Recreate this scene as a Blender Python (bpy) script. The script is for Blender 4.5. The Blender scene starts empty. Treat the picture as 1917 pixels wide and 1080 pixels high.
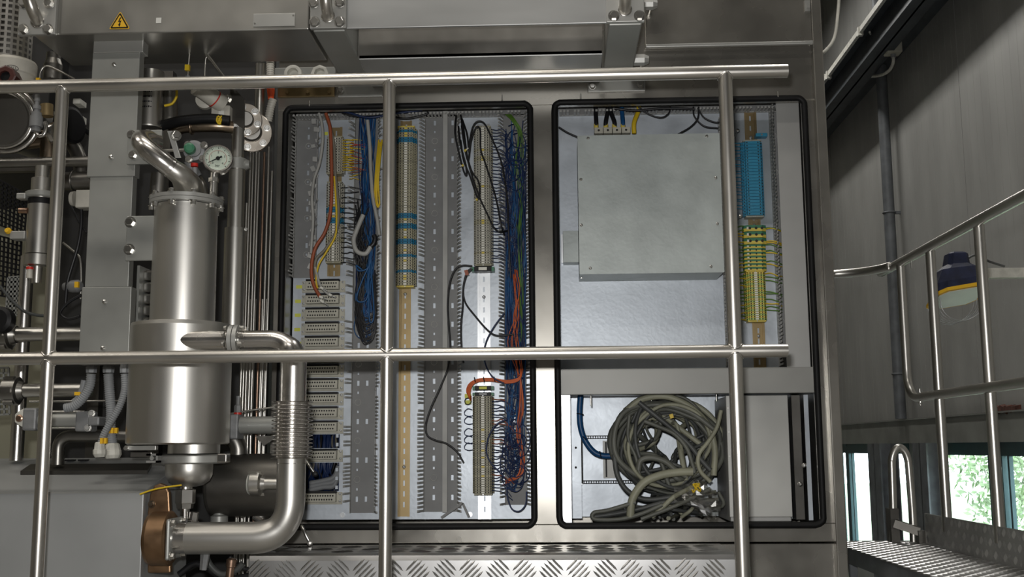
import bpy, math, random
from mathutils import Vector, Matrix
random.seed(7)
R = random.Random(11)
scene = bpy.context.scene
col = scene.collection
PI = math.pi

# ------------------------------------------------------------------ camera
F = 2065.8                      # focal length in pixels of the 1917 px frame
PITCH, YAW, ROLL = 0.1435, 0.04038, -0.00715
CAM = Vector((0.0, -3.6, 1.6))
_right = Vector((math.cos(YAW), math.sin(YAW), 0))
_fw0 = Vector((-math.sin(YAW), math.cos(YAW), 0))
_fwd = _fw0 * math.cos(PITCH) + Vector((0, 0, math.sin(PITCH)))
_up = _right.cross(_fwd)
CR = _right * math.cos(ROLL) + _up * math.sin(ROLL)
CU = -_right * math.sin(ROLL) + _up * math.cos(ROLL)
CF = _fwd
cam_data = bpy.data.cameras.new('camera')
cam_data.sensor_width = 36.0
cam_data.lens = 36.0 * F / 1917.0
cam_data.clip_start = 0.05
cam = bpy.data.objects.new('camera', cam_data)
col.objects.link(cam)
m4 = Matrix.Identity(4)
for i, a in enumerate((CR, CU, -CF)):
    m4[0][i], m4[1][i], m4[2][i] = a
m4.translation = CAM
cam.matrix_world = m4
scene.camera = cam

# ------------------------------------------------------------------ light
scene.view_settings.view_transform = 'Standard'
scene.view_settings.look = 'None'
scene.view_settings.gamma = 1.0
scene.view_settings.exposure = 0.15
scene.view_settings.use_curve_mapping = False

world = bpy.data.worlds.new('overcast_sky')
scene.world = world
world.use_nodes = True
world.node_tree.nodes['Background'].inputs['Color'].default_value = (0.86, 0.93, 1.0, 1)
world.node_tree.nodes['Background'].inputs['Strength'].default_value = 7.0

def area_light(name, loc, target, size, size_y, power, color, shape='RECTANGLE'):
    l = bpy.data.lights.new(name, 'AREA')
    l.shape = shape
    l.size = size
    l.size_y = size_y
    l.energy = power
    l.color = color
    o = bpy.data.objects.new(name, l)
    col.objects.link(o)
    o.location = loc
    o.rotation_euler = (Vector(target) - Vector(loc)).to_track_quat('-Z', 'Y').to_euler()
    return o
# the photographer's flash, just above and left of the lens
area_light('camera_flash', CAM + CU * 0.11 - CR * 0.05 - CF * 0.02, CAM + CF * 3 + CR * 0.1 - CU * .25, 0.06, 0.04, 40, (1.0, 0.985, 0.96))
# rows of hall lamps under the roof
for lx in (-4.5, -1.0):
    for ly in (-4.4, -1.6):
        area_light('hall_lamp_light', (lx, ly, 6.2), (lx, ly, 0), 1.8, 0.35, 36, (1.0, 0.94, 0.85))
for ly in (0.2, 3.4, 6.6):
    area_light('hall_lamp_light', (1.5, ly, 6.2), (1.5, ly, 0), 0.35, 1.8, 41, (1.0, 0.97, 0.92))

# ------------------------------------------------------------------ pixel -> place helpers
def ray(px, py):
    return CR * ((px - 958.5) / F) - CU * ((py - 540.0) / F) + CF
def P(px, py, Y):
    d = ray(px, py)
    return CAM + d * ((Y - CAM.y) / d.y)
def PX(px, py, X):
    d = ray(px, py)
    return CAM + d * ((X - CAM.x) / d.x)
def PZ(px, py, Z):
    d = ray(px, py)
    return CAM + d * ((Z - CAM.z) / d.z)
def M(n, Y):
    return n * (Y - CAM.y) / F / 0.99
def rect(px0, py0, px1, py1, Y):
    mx, my = (px0 + px1) / 2, (py0 + py1) / 2
    return P(px0, my, Y).x, P(px1, my, Y).x, P(mx, py1, Y).z, P(mx, py0, Y).z

# ------------------------------------------------------------------ materials
MATS = {}
def mat(name, color, rough=0.5, metal=0.0, var=0.06, scale=(6, 6, 6), bump=0.0, bscale=None, rvar=0.0, spec=None, color2=None, detail=3.0):
    m = bpy.data.materials.new(name)
    m.use_nodes = True
    nt = m.node_tree
    b = nt.nodes['Principled BSDF']
    b.inputs['Roughness'].default_value = rough
    b.inputs['Metallic'].default_value = metal
    if spec is not None:
        b.inputs['Specular IOR Level'].default_value = spec
    tc = nt.nodes.new('ShaderNodeTexCoord')
    mp = nt.nodes.new('ShaderNodeMapping')
    mp.inputs['Scale'].default_value = scale
    nt.links.new(tc.outputs['Object'], mp.inputs['Vector'])
    nz = nt.nodes.new('ShaderNodeTexNoise')
    nz.inputs['Scale'].default_value = 1.0
    nz.inputs['Detail'].default_value = detail
    nt.links.new(mp.outputs['Vector'], nz.inputs['Vector'])
    mx = nt.nodes.new('ShaderNodeMix')
    mx.data_type = 'RGBA'
    c2 = color2 or tuple(max(0, min(1, c * (1 - var * 3))) for c in color)
    c1 = color if color2 else tuple(min(1, c * (1 + var)) for c in color)
    mx.inputs[6].default_value = (*c2, 1)
    mx.inputs[7].default_value = (*c1, 1)
    rp = nt.nodes.new('ShaderNodeMapRange')
    rp.inputs['From Min'].default_value = 0.3
    rp.inputs['From Max'].default_value = 0.7
    nt.links.new(nz.outputs['Fac'], rp.inputs['Value'])
    nt.links.new(rp.outputs['Result'], mx.inputs[0])
    nt.links.new(mx.outputs[2], b.inputs['Base Color'])
    if rvar:
        r2 = nt.nodes.new('ShaderNodeMapRange')
        r2.inputs['From Min'].default_value = 0.3
        r2.inputs['From Max'].default_value = 0.7
        r2.inputs['To Min'].default_value = max(0.02, rough - rvar)
        r2.inputs['To Max'].default_value = rough + rvar
        nt.links.new(nz.outputs['Fac'], r2.inputs['Value'])
        nt.links.new(r2.outputs['Result'], b.inputs['Roughness'])
    if bump:
        n2 = nt.nodes.new('ShaderNodeTexNoise')
        n2.inputs['Scale'].default_value = 1.0
        n2.inputs['Detail'].default_value = 2.0
        m2 = nt.nodes.new('ShaderNodeMapping')
        m2.inputs['Scale'].default_value = bscale or scale
        nt.links.new(tc.outputs['Object'], m2.inputs['Vector'])
        nt.links.new(m2.outputs['Vector'], n2.inputs['Vector'])
        bp = nt.nodes.new('ShaderNodeBump')
        bp.inputs['Strength'].default_value = bump
        bp.inputs['Distance'].default_value = 0.004
        nt.links.new(n2.outputs['Fac'], bp.inputs['Height'])
        nt.links.new(bp.outputs['Normal'], b.inputs['Normal'])
    MATS[name] = m
    return m

def galvanised(name, color, rough, metal):
    m = mat(name, color, rough, metal, 0.05, (9, 9, 9), rvar=0.05)
    nt = m.node_tree
    b = nt.nodes['Principled BSDF']
    tc = [n for n in nt.nodes if n.type == 'TEX_COORD'][0]
    vo = nt.nodes.new('ShaderNodeTexVoronoi')
    vo.inputs['Scale'].default_value = 70
    vo.inputs['Randomness'].default_value = 1
    wn = nt.nodes.new('ShaderNodeTexNoise')
    wn.inputs['Scale'].default_value = 30
    ad = nt.nodes.new('ShaderNodeMix')
    ad.data_type = 'VECTOR'
    ad.inputs[0].default_value = 0.03
    nt.links.new(tc.outputs['Object'], ad.inputs[4])
    nt.links.new(tc.outputs['Object'], wn.inputs['Vector'])
    nt.links.new(wn.outputs['Color'], ad.inputs[5])
    nt.links.new(ad.outputs[1], vo.inputs['Vector'])
    bp = nt.nodes.new('ShaderNodeBump')
    bp.inputs['Strength'].default_value = 0.05
    bp.inputs['Distance'].default_value = 0.003
    nt.links.new(vo.outputs['Distance'], bp.inputs['Height'])
    nt.links.new(bp.outputs['Normal'], b.inputs['Normal'])
    return m

def clear(name, tint, gloss=0.08, rough=0.05):
    m = bpy.data.materials.new(name)
    m.use_nodes = True
    nt = m.node_tree
    nt.nodes.remove(nt.nodes['Principled BSDF'])
    out = nt.nodes['Material Output']
    tr = nt.nodes.new('ShaderNodeBsdfTransparent')
    tr.inputs['Color'].default_value = (*tint, 1)
    gl = nt.nodes.new('ShaderNodeBsdfGlossy')
    gl.inputs['Roughness'].default_value = rough
    mx = nt.nodes.new('ShaderNodeMixShader')
    mx.inputs[0].default_value = gloss
    nt.links.new(tr.outputs[0], mx.inputs[1])
    nt.links.new(gl.outputs[0], mx.inputs[2])
    nt.links.new(mx.outputs[0], out.inputs['Surface'])
    MATS[name] = m

mat('pipe', (0.60, 0.585, 0.55), 0.34, 1.0, 0.03, (3, 3, 3), rvar=0.03)
mat('rail', (0.68, 0.655, 0.61), 0.33, 1.0, 0.03, (4, 4, 4), rvar=0.03)
mat('polished', (0.72, 0.70, 0.67), 0.25, 1.0, 0.03, (8, 8, 8), rvar=0.04)
mat('vessel', (0.66, 0.645, 0.61), 0.39, 1.0, 0.012, (3, 3, 3), rvar=0.03)
mat('satin', (0.36, 0.365, 0.345), 0.42, 0.42, 0.05, (5, 5, 5), rvar=0.06)
mat('divider', (0.31, 0.31, 0.295), 0.42, 0.10, 0.05, (4, 4, 4), rvar=0.05)
mat('sheet', (0.46, 0.46, 0.44), 0.40, 0.5, 0.06, (3, 3, 3), rvar=0.06)
mat('box_beam', (0.46, 0.45, 0.42), 0.34, 0.82, 0.06, (5, 5, 5), rvar=0.05)
mat('frame_steel', (0.29, 0.277, 0.25), 0.285, 0.68, 0.07, (5, 5, 5), rvar=0.06)
mat('beam_steel', (0.44, 0.445, 0.44), 0.42, 0.45, 0.05, (2, 6, 9), rvar=0.06)
mat('dark_steel', (0.30, 0.29, 0.27), 0.38, 1.0, 0.08, (6, 6, 6), rvar=0.06)
mat('black_steel', (0.15, 0.143, 0.13), 0.36, 0.85, 0.08, (8, 8, 8))
mat('bronze', (0.36, 0.225, 0.13), 0.42, 1.0, 0.12, (14, 14, 14), rvar=0.08)
mat('heat_tint', (0.34, 0.27, 0.20), 0.32, 1.0, 0.10, (9, 9, 9), rvar=0.06)
mat('dark_bend', (0.40, 0.36, 0.31), 0.3, 1.0, 0.08, (9, 9, 9), rvar=0.06)
mat('copper_tube', (0.45, 0.30, 0.22), 0.35, 1.0, 0.1, (5, 5, 40))
mat('cast_grey', (0.26, 0.265, 0.27), 0.55, 0.35, 0.08, (30, 30, 30), bump=0.15)
mat('bolt', (0.66, 0.65, 0.62), 0.28, 1.0, 0.05, (30, 30, 30))
galvanised('galvanised', (0.54, 0.585, 0.64), 0.42, 0.46)
galvanised('galvanised_box', (0.46, 0.50, 0.49), 0.44, 0.30)
mat('housing_grey', (0.40, 0.41, 0.41), 0.48, 0.35, 0.04, (4, 4, 4))
mat('grey_cover', (0.40, 0.40, 0.39), 0.5, 0.4, 0.03, (5, 5, 5))
mat('rubber', (0.007, 0.007, 0.0075), 0.55, 0, 0.1, (20, 20, 20), spec=0.22)
mat('black', (0.007, 0.007, 0.008), 0.5, 0, 0.1, spec=0.3)
mat('pvc', (0.215, 0.217, 0.217), 0.5, 0, 0.05, (12, 12, 12))
mat('pvc_light', (0.40, 0.40, 0.385), 0.5, 0, 0.05, (12, 12, 12))
mat('chromated', (0.37, 0.275, 0.14), 0.42, 0.7, 0.08, (8, 8, 8), rvar=0.06)
mat('zinc', (0.66, 0.68, 0.70), 0.36, 0.9, 0.05, (10, 10, 10))
mat('beige', (0.44, 0.415, 0.29), 0.5, 0, 0.05, (25, 25, 25))
mat('beige_dark', (0.35, 0.33, 0.235), 0.5, 0, 0.05, (25, 25, 25))
mat('beige_pale', (0.50, 0.485, 0.41), 0.5, 0, 0.05, (25, 25, 25))
mat('hole', (0.02, 0.018, 0.015), 0.7, 0, 0.05)
mat('marker', (0.78, 0.77, 0.70), 0.5, 0, 0.04, (40, 40, 40))
mat('term_blue', (0.02, 0.20, 0.36), 0.45, 0, 0.05)
mat('sky_blue', (0.045, 0.37, 0.62), 0.45, 0, 0.05)
mat('term_yellow', (0.70, 0.55, 0.10), 0.45, 0, 0.05)
mat('term_green', (0.05, 0.20, 0.11), 0.45, 0, 0.05)
mat('pe_green', (0.42, 0.56, 0.16), 0.45, 0, 0.05)
mat('blue_wire', (0.010, 0.085, 0.24), 0.42, 0, 0.08)
mat('navy_wire', (0.008, 0.024, 0.09), 0.42, 0, 0.08)
mat('black_wire', (0.010, 0.010, 0.012), 0.42, 0, 0.08)
mat('orange_wire', (0.60, 0.12, 0.025), 0.45, 0, 0.06)
mat('rust_wire', (0.34, 0.085, 0.035), 0.45, 0, 0.06)
mat('yellow_wire', (0.75, 0.52, 0.02), 0.45, 0, 0.06)
mat('green_wire', (0.10, 0.22, 0.03), 0.45, 0, 0.06)
mat('grey_wire', (0.40, 0.40, 0.38), 0.48, 0, 0.05)
mat('khaki_wire', (0.20, 0.185, 0.15), 0.5, 0, 0.06)
mat('red_wire', (0.45, 0.03, 0.02), 0.45, 0, 0.06)
mat('cable_grey', (0.13, 0.135, 0.115), 0.48, 0, 0.12, (9, 9, 9))
mat('cable_dark', (0.075, 0.08, 0.078), 0.48, 0, 0.12, (9, 9, 9))
mat('cable_pale', (0.32, 0.32, 0.235), 0.5, 0, 0.10, (9, 9, 9))
mat('conduit', (0.25, 0.26, 0.27), 0.5, 0, 0.05)
mat('gland', (0.62, 0.61, 0.55), 0.5, 0, 0.08, (30, 30, 30))
mat('white_plastic', (0.72, 0.72, 0.68), 0.45, 0, 0.04)
mat('label_yellow', (0.70, 0.72, 0.10), 0.55, 0, 0.05)
mat('sign_yellow', (0.86, 0.50, 0.02), 0.5, 0, 0.04)
mat('red_plastic', (0.55, 0.03, 0.02), 0.4, 0, 0.05)
mat('orange_plastic', (0.85, 0.10, 0.02), 0.4, 0, 0.05)
mat('maroon', (0.085, 0.025, 0.02), 0.4, 0, 0.08)
mat('dial', (0.80, 0.77, 0.66), 0.5, 0, 0.02)
mat('ceramic', (0.55, 0.53, 0.47), 0.5, 0.1, 0.06, (20, 20, 20))
mat('chequer', (0.66, 0.66, 0.66), 0.30, 1.0, 0.02, (5, 5, 5), rvar=0.03)
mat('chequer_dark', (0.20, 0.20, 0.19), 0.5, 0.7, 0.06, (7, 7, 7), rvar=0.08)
mat('wall_sheet', (0.36, 0.36, 0.345), 0.5, 0.1, 0.05, (25, 3, 1.2))
mat('toe_plate', (0.34, 0.34, 0.33), 0.42, 0.7, 0.05, (7, 7, 7), rvar=0.06)
mat('girt', (0.23, 0.235, 0.215), 0.6, 0.1, 0.08, (4, 4, 4))
mat('teal_frame', (0.05, 0.10, 0.11), 0.5, 0.1, 0.06)
mat('column_grey', (0.14, 0.15, 0.16), 0.55, 0.2, 0.1, (10, 10, 10))
mat('beam_blue', (0.065, 0.075, 0.085), 0.5, 0.2, 0.1, (5, 5, 5))
mat('backdrop_black', (0.018, 0.018, 0.018), 0.6, 0, 0.1)  # near-black for the added backdrop boxes, imitating deep shade behind the piping
mat('wall_back', (0.36, 0.35, 0.26), 0.7, 0, 0.06, (2, 2, 2))
mat('wall_paint', (0.30, 0.29, 0.26), 0.7, 0, 0.05, (2, 2, 2))
mat('concrete', (0.27, 0.26, 0.24), 0.75, 0, 0.10, (4, 4, 4))
mat('lamp_blue', (0.012, 0.017, 0.05), 0.5, 0.0, 0.15, (30, 30, 30))
mat('lamp_glass', (0.74, 0.75, 0.70), 0.3, 0.0, 0.05)
mat('brick_red', (0.13, 0.05, 0.035), 0.8, 0, 0.2, (30, 30, 30))
mat('leaf', (0.20, 0.32, 0.13), 0.6, 0, 0.2, (4, 4, 4))
mat('leaf_pale', (0.30, 0.40, 0.22), 0.6, 0, 0.2, (4, 4, 4))
mat('bark', (0.12, 0.09, 0.06), 0.8, 0, 0.2, (10, 10, 30))
mat('grass', (0.26, 0.32, 0.19), 0.8, 0, 0.2, (2, 2, 2))
clear('window_glass', (0.93, 0.97, 0.97), 0.05, 0.02)
clear('acrylic', (0.965, 0.97, 0.965), 0.07, 0.2)
clear('plastic_film', (0.95, 0.95, 0.93), 0.2, 0.2)

# ------------------------------------------------------------------ mesh collector
WLOC = {}
def frame_of(axis):
    a = Vector(axis).normalized()
    t = Vector((0, 0, 1)) if abs(a.z) < 0.9 else Vector((1, 0, 0))
    u = t.cross(a).normalized()
    v = a.cross(u)
    return u, v, a

def smooth_path(pts, n=8, closed=False):
    pts = [Vector(p) for p in pts]
    if len(pts) < 3:
        return pts
    out = []
    N = len(pts)
    rng = range(N) if closed else range(N - 1)
    for i in rng:
        if closed:
            p0, p1, p2, p3 = pts[(i - 1) % N], pts[i], pts[(i + 1) % N], pts[(i + 2) % N]
        else:
            p1, p2 = pts[i], pts[i + 1]
            p0 = pts[i - 1] if i > 0 else p1 * 2 - p2
            p3 = pts[i + 2] if i + 2 < N else p2 * 2 - p1
        for k in range(n):
            t = k / n
            t2, t3 = t * t, t * t * t
            out.append(0.5 * ((2 * p1) + (p2 - p0) * t + (2 * p0 - 5 * p1 + 4 * p2 - p3) * t2 + (3 * p1 - p0 - 3 * p2 + p3) * t3))
    if not closed:
        out.append(pts[-1])
    return out

def fillet(pts, rad, n=6):
    """polyline with its corners rounded"""
    pts = [Vector(p) for p in pts]
    out = [pts[0]]
    for i in range(1, len(pts) - 1):
        a, b, c = pts[i - 1], pts[i], pts[i + 1]
        u, v = (a - b), (c - b)
        r = min(rad, u.length * 0.49, v.length * 0.49)
        p, q = b + u.normalized() * r, b + v.normalized() * r
        for k in range(n + 1):
            t = k / n
            out.append(p * (1 - t) ** 2 + b * 2 * t * (1 - t) + q * t * t)
    out.append(pts[-1])
    return out

class G:
    def __init__(s):
        s.v, s.f, s.m, s.s = [], [], [], []
    def add(s, verts, faces, mi=0, smooth=False):
        o = len(s.v)
        s.v += [Vector(p) for p in verts]
        for f in faces:
            s.f.append([i + o for i in f])
            s.m.append(mi)
            s.s.append(smooth)
    def box(s, x0, x1, y0, y1, z0, z1, mi=0):
        x0, x1 = min(x0, x1), max(x0, x1)
        y0, y1 = min(y0, y1), max(y0, y1)
        z0, z1 = min(z0, z1), max(z0, z1)
        s.add([(x0, y0, z0), (x1, y0, z0), (x1, y1, z0), (x0, y1, z0), (x0, y0, z1), (x1, y0, z1), (x1, y1, z1), (x0, y1, z1)],
              [(3, 2, 1, 0), (4, 5, 6, 7), (0, 1, 5, 4), (1, 2, 6, 5), (2, 3, 7, 6), (3, 0, 4, 7)], mi)
        return s
    def obox(s, c, u, v, w, hu, hv, hw, mi=0):
        c, u, v, w = Vector(c), Vector(u).normalized() * hu, Vector(v).normalized() * hv, Vector(w).normalized() * hw
        if u.cross(v).dot(w) < 0:
            w = -w
        vs = []
        for k in (-1, 1):
            for a, b in ((-1, -1), (1, -1), (1, 1), (-1, 1)):
                vs.append(c + u * a + v * b + w * k)
        s.add(vs, [(3, 2, 1, 0), (4, 5, 6, 7), (0, 1, 5, 4), (1, 2, 6, 5), (2, 3, 7, 6), (3, 0, 4, 7)], mi)
        return s
    def prism(s, poly, y0, y1, mi=0, plane='xz'):
        """poly: 2-D outline, extruded along the third axis"""
        def q(a, b, c):
            return (a, c, b) if plane == 'xz' else ((a, b, c) if plane == 'xy' else (c, a, b))
        n = len(poly)
        ar = sum(poly[i][0] * poly[(i + 1) % n][1] - poly[(i + 1) % n][0] * poly[i][1] for i in range(n))
        y0, y1 = min(y0, y1), max(y0, y1)
        vs = [q(a, b, y0) for a, b in poly] + [q(a, b, y1) for a, b in poly]
        fs = [list(range(n)), list(range(2 * n - 1, n - 1, -1))] + [(i, i + n, (i + 1) % n + n, (i + 1) % n) for i in range(n)]
        flip = (ar < 0)
        if plane != 'xz':
            flip = not flip
        if flip:
            fs = [list(reversed(f)) for f in fs]
        s.add(vs, fs, mi)
        return s
    def lathe(s, p0, axis, prof, seg=20, mi=0, caps=True, smooth=True, sharp=True):
        u, v, a = frame_of(axis)
        p0 = Vector(p0)
        rings = []
        def ring(t, r):
            return [p0 + a * t + (u * math.cos(2 * PI * k / seg) + v * math.sin(2 * PI * k / seg)) * r for k in range(seg)]
        if sharp:
            for (t0, r0), (t1, r1) in zip(prof[:-1], prof[1:]):
                s.add(ring(t0, r0) + ring(t1, r1), [(k, (k + 1) % seg, (k + 1) % seg + seg, k + seg) for k in range(seg)], mi, smooth)
        else:
            vs, fs = [], []
            for i, (t, r) in enumerate(prof):
                vs += ring(t, r)
                if i:
                    b = (i - 1) * seg
                    fs += [(b + k, b + (k + 1) % seg, b + (k + 1) % seg + seg, b + k + seg) for k in range(seg)]
            s.add(vs, fs, mi, smooth)
        if caps:
            if prof[0][1] > 1e-6:
                s.add(ring(*prof[0]), [list(range(seg - 1, -1, -1))], mi)
            if prof[-1][1] > 1e-6:
                s.add(ring(*prof[-1]), [list(range(seg))], mi)
        return s
    def cyl(s, a, b, r, r2=None, seg=18, mi=0, caps=True):
        a, b = Vector(a), Vector(b)
        return s.lathe(a, b - a, [(0, r), ((b - a).length, r if r2 is None else r2)], seg, mi, caps)
    def tube(s, pts, r, seg=8, mi=0, closed=False, caps=True):
        pts = [Vector(p) for p in pts]
        n = len(pts)
        rad = r if hasattr(r, '__len__') else [r] * n
        if len(rad) != n:
            rr = [rad[min(len(rad) - 1, int(i * (len(rad) - 1) / (n - 1)))] * (1 - (i * (len(rad) - 1) / (n - 1)) % 1) + rad[min(len(rad) - 1, int(i * (len(rad) - 1) / (n - 1)) + 1)] * ((i * (len(rad) - 1) / (n - 1)) % 1) for i in range(n)]
            rad = rr
        vs, fs = [], []
        u = None
        for i in range(n):
            if closed:
                d = pts[(i + 1) % n] - pts[i - 1]
            else:
                d = pts[min(i + 1, n - 1)] - pts[max(i - 1, 0)]
            if d.length < 1e-9:
                d = Vector((0, 0, 1))
            d.normalize()
            if u is None:
                u, w, _ = frame_of(d)
            else:
                u = (u - d * u.dot(d))
                if u.length < 1e-6:
                    u, w, _ = frame_of(d)
                u.normalize()
            w = d.cross(u)
            vs += [pts[i] + (u * math.cos(2 * PI * k / seg) + w * math.sin(2 * PI * k / seg)) * rad[i] for k in range(seg)]
        for i in range(n if closed else n - 1):
            b, c = i * seg, ((i + 1) % n) * seg
            fs += [(b + k, b + (k + 1) % seg, c + (k + 1) % seg, c + k) for k in range(seg)]
        s.add(vs, fs, mi, True)
        if caps and not closed:
            s.add(vs[:seg], [list(range(seg - 1, -1, -1))], mi)
            s.add(vs[-seg:], [list(range(seg))], mi)
        return s
    def torus(s, c, axis, Rr, r, seg=28, sec=8, mi=0):
        u, v, a = frame_of(axis)
        c = Vector(c)
        return s.tube([c + (u * math.cos(2 * PI * k / seg) + v * math.sin(2 * PI * k / seg)) * Rr for k in range(seg)], r, sec, mi, closed=True)
    def hexbolt(s, p, axis, r, h, mi=0, washer=True):
        p, a = Vector(p), Vector(axis).normalized()
        t = 0
        if washer:
            s.lathe(p, a, [(0, r * 1.35), (h * 0.22, r * 1.35)], 14, mi)
            t = h * 0.22
        s.lathe(p + a * t, a, [(0, r), (h * 0.72, r), (h * 0.86, r * 0.86)], 6, mi, smooth=False)
        return s
    def build(s, name, mats, parent=None, bevel=0.0, label=None, cat=None, group=None, kind=None, origin=None):
        if isinstance(mats, str):
            mats = [mats]
        if origin is not None:
            off = Vector(origin)
        elif parent is not None:
            off = WLOC[parent.name]
        else:
            xs = [p.x for p in s.v]; ys = [p.y for p in s.v]; zs = [p.z for p in s.v]
            off = Vector(((min(xs) + max(xs)) / 2, (min(ys) + max(ys)) / 2, min(zs)))
        me = bpy.data.meshes.new(name)
        me.from_pydata([(p - off)[:] for p in s.v], [], s.f)
        for mm in mats:
            me.materials.append(MATS[mm])
        me.polygons.foreach_set('material_index', s.m)
        me.polygons.foreach_set('use_smooth', s.s)
        me.update()
        o = bpy.data.objects.new(name, me)
        col.objects.link(o)
        if parent is not None:
            o.parent = parent
        else:
            o.location = off
        WLOC[o.name] = off.copy()
        if bevel:
            bv = o.modifiers.new('bevel', 'BEVEL')
            bv.width = bevel
            bv.segments = 2
            bv.limit_method = 'ANGLE'
            bv.angle_limit = 0.9
        if label:
            tag(o, label, cat, group)
        if kind:
            o['kind'] = kind
        return o

def tag(o, label, cat=None, group=None, kind=None):
    o['label'] = label
    if cat:
        o['category'] = cat
    if group:
        o['group'] = group
    if kind:
        o['kind'] = kind
    return o
def thing(name, label, cat, loc, group=None):
    o = bpy.data.objects.new(name, None)
    o.empty_display_size = 0.05
    col.objects.link(o)
    o.location = loc
    WLOC[o.name] = Vector(loc)
    return tag(o, label, cat, group)
def structure(o):
    o['kind'] = 'structure'
    return o
def dup(root, loc, label=None, group=None):
    r = root.copy()
    col.objects.link(r)
    r.location = loc
    if label:
        r['label'] = label
    if group:
        r['group'] = group
    for ch in list(root.children):
        c = ch.copy()
        col.objects.link(c)
        c.parent = r
        for g in list(ch.children):
            d = g.copy()
            col.objects.link(d)
            d.parent = c
    return r
def link_copy(name, mesh, parent, loc):
    o = bpy.data.objects.new(name, mesh)
    col.objects.link(o)
    o.parent = parent
    o.location = loc
    return o
def text_mesh(s, size, depth, parent, name, material, world_loc, rot):
    cu = bpy.data.curves.new(name, 'FONT')
    cu.body = s
    cu.size = size
    cu.extrude = depth
    cu.align_x = 'CENTER'
    cu.align_y = 'CENTER'
    tmp = bpy.data.objects.new(name + '_tmp', cu)
    me = bpy.data.meshes.new_from_object(tmp)
    bpy.data.objects.remove(tmp)
    me.materials.clear()
    me.materials.append(MATS[material])
    o = bpy.data.objects.new(name, me)
    col.objects.link(o)
    o.parent = parent
    o.location = Vector(world_loc) - WLOC[parent.name]
    o.rotation_euler = rot
    return o
ORD = ['first', 'second', 'third', 'fourth', 'fifth', 'sixth', 'seventh', 'eighth', 'ninth', 'tenth', 'eleventh', 'twelfth', 'thirteenth', 'fourteenth']
# ================================================================== the hall
XW = 3.0        # right-hand wall
def slab(name, x0, x1, y0, y1, z0, z1, m, parent=None):
    g = G().box(x0, x1, y0, y1, z0, z1)
    return structure(g.build(name, m, parent))
slab('floor', -7, XW + .2, -16, 9.2, -0.1, 0, 'concrete')
slab('ceiling', -7, XW + .2, -16, 9.2, 6.6, 6.7, 'wall_paint')
slab('wall_left', -7.1, -7, -16, 9.2, 0, 6.6, 'wall_paint')
slab('wall_front', -7, XW, -16.1, -16, 0, 6.6, 'wall_paint')
slab('wall_back', -7, XW, 9, 9.1, 0, 6.6, 'wall_paint')
slab('wall_middle', -7, -0.95, 1.1, 1.18, 0, 6.6, 'wall_back')

zg1 = PX(1917, 766, XW - .06).z      # girt top
zg0 = PX(1917, 827, XW - .06).z      # girt bottom
zw0 = 0.55                            # window sill
# lower wall, sheets above
slab('wall_right', XW, XW + .12, -16, 9, 0, zw0, 'wall_sheet')
upper = G().box(XW + .02, XW + .12, -16, 9, zg0, 6.6).build('wall_right', 'wall_sheet')
structure(upper)
# vertical cladding sheets, each with its own lap seam
yy = -8.0
sheet_w = 1.9
k = 0
seam = PX(1668, 500, XW).y
y_edges = []
t = seam
while t > -8:
    t -= sheet_w
t = max(t, -8)
while t < 9:
    y_edges.append(t)
    t = (seam + sheet_w * math.ceil((t - seam + 1e-4) / sheet_w)) if t == -8 else t + sheet_w
y_edges.append(9)
for a, b in zip(y_edges[:-1], y_edges[1:]):
    g = G().box(XW - .004, XW + .02, a + .006, b - .006, zg1 - .02, 6.6)
    n = int((b - a) / .12)
    for i in range(1, n):
        yc = a + (b - a) * i / n
        g.box(XW - .0048, XW - .003, yc - .02, yc + .02, zg1 - .02, 6.6)
    g.build('cladding_sheet', 'wall_sheet', upper)
# girt and bits of mortar left on it
trim = G()
trim.box(XW - .06, XW, -8, 9, zg0, zg1)
trim.box(XW - .075, XW, -8, 9, zg1 - .012, zg1)
structure(trim.build('trim_1', 'girt'))
g = G()
for i in range(14):
    q = PX(R.uniform(1866, 1925), 765, XW - .05)
    g.obox((XW - .05, q.y, zg1 + .012), (1, R.uniform(-.3, .3), .2), (0, 1, R.uniform(-.3, .3)), (0, 0, 1), .02, R.uniform(.02, .06), R.uniform(.008, .02))
g.build('brick_rubble', 'brick_red', label='reddish brick rubble lying on the girt of the side wall', cat='rubble', kind='stuff')

# window band: frames, mullions and panes.  (px of the two jambs at eye height)
def Yw(px):
    return PX(px, 900, XW).y
wins = [(1880, 2160), (1763, 1853), (1668, 1702), (1592, 1634), (1572, 1586)]
spans = []
for i, (pa, pb) in enumerate(wins):
    spans.append((Yw(pb), Yw(pa)))          # near, far
ztop = PX(1800, 852, XW).z
for i, (ya, yb) in enumerate(spans):
    w = G()
    fr = .055
    w.box(XW - .005, XW + .03, ya - fr, ya, zw0, zg0)
    w.box(XW - .005, XW + .03, yb, yb + fr, zw0, zg0)
    w.box(XW - .005, XW + .03, ya, yb, ztop, zg0)
    w.box(XW - .03, XW + .03, ya, yb, zw0, zw0 + .06)
    win = structure(w.build('window_%d' % (i + 1), 'teal_frame'))
    G().box(XW + .012, XW + .018, ya, yb, zw0 + .06, ztop).build('pane', 'window_glass', win)
    s = G()
    s.box(XW + .002, XW + .028, yb - .10, yb - .07, zw0 + .06, ztop)
    s.build('sash_bar', 'teal_frame', win)
# the wall between the windows
prev = 9.0
fills = []
order = sorted(spans)
fills.append((-16, order[0][0] - .055))
for a, b in zip(order[:-1], order[1:]):
    fills.append((a[1] + .055, b[0] - .055))
fills.append((order[-1][1] + .055, 9))
for a, b in fills:
    if b - a > .005:
        structure(G().box(XW, XW + .03, a, b, zw0, zg0).build('wall_right', 'wall_sheet'))
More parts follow.
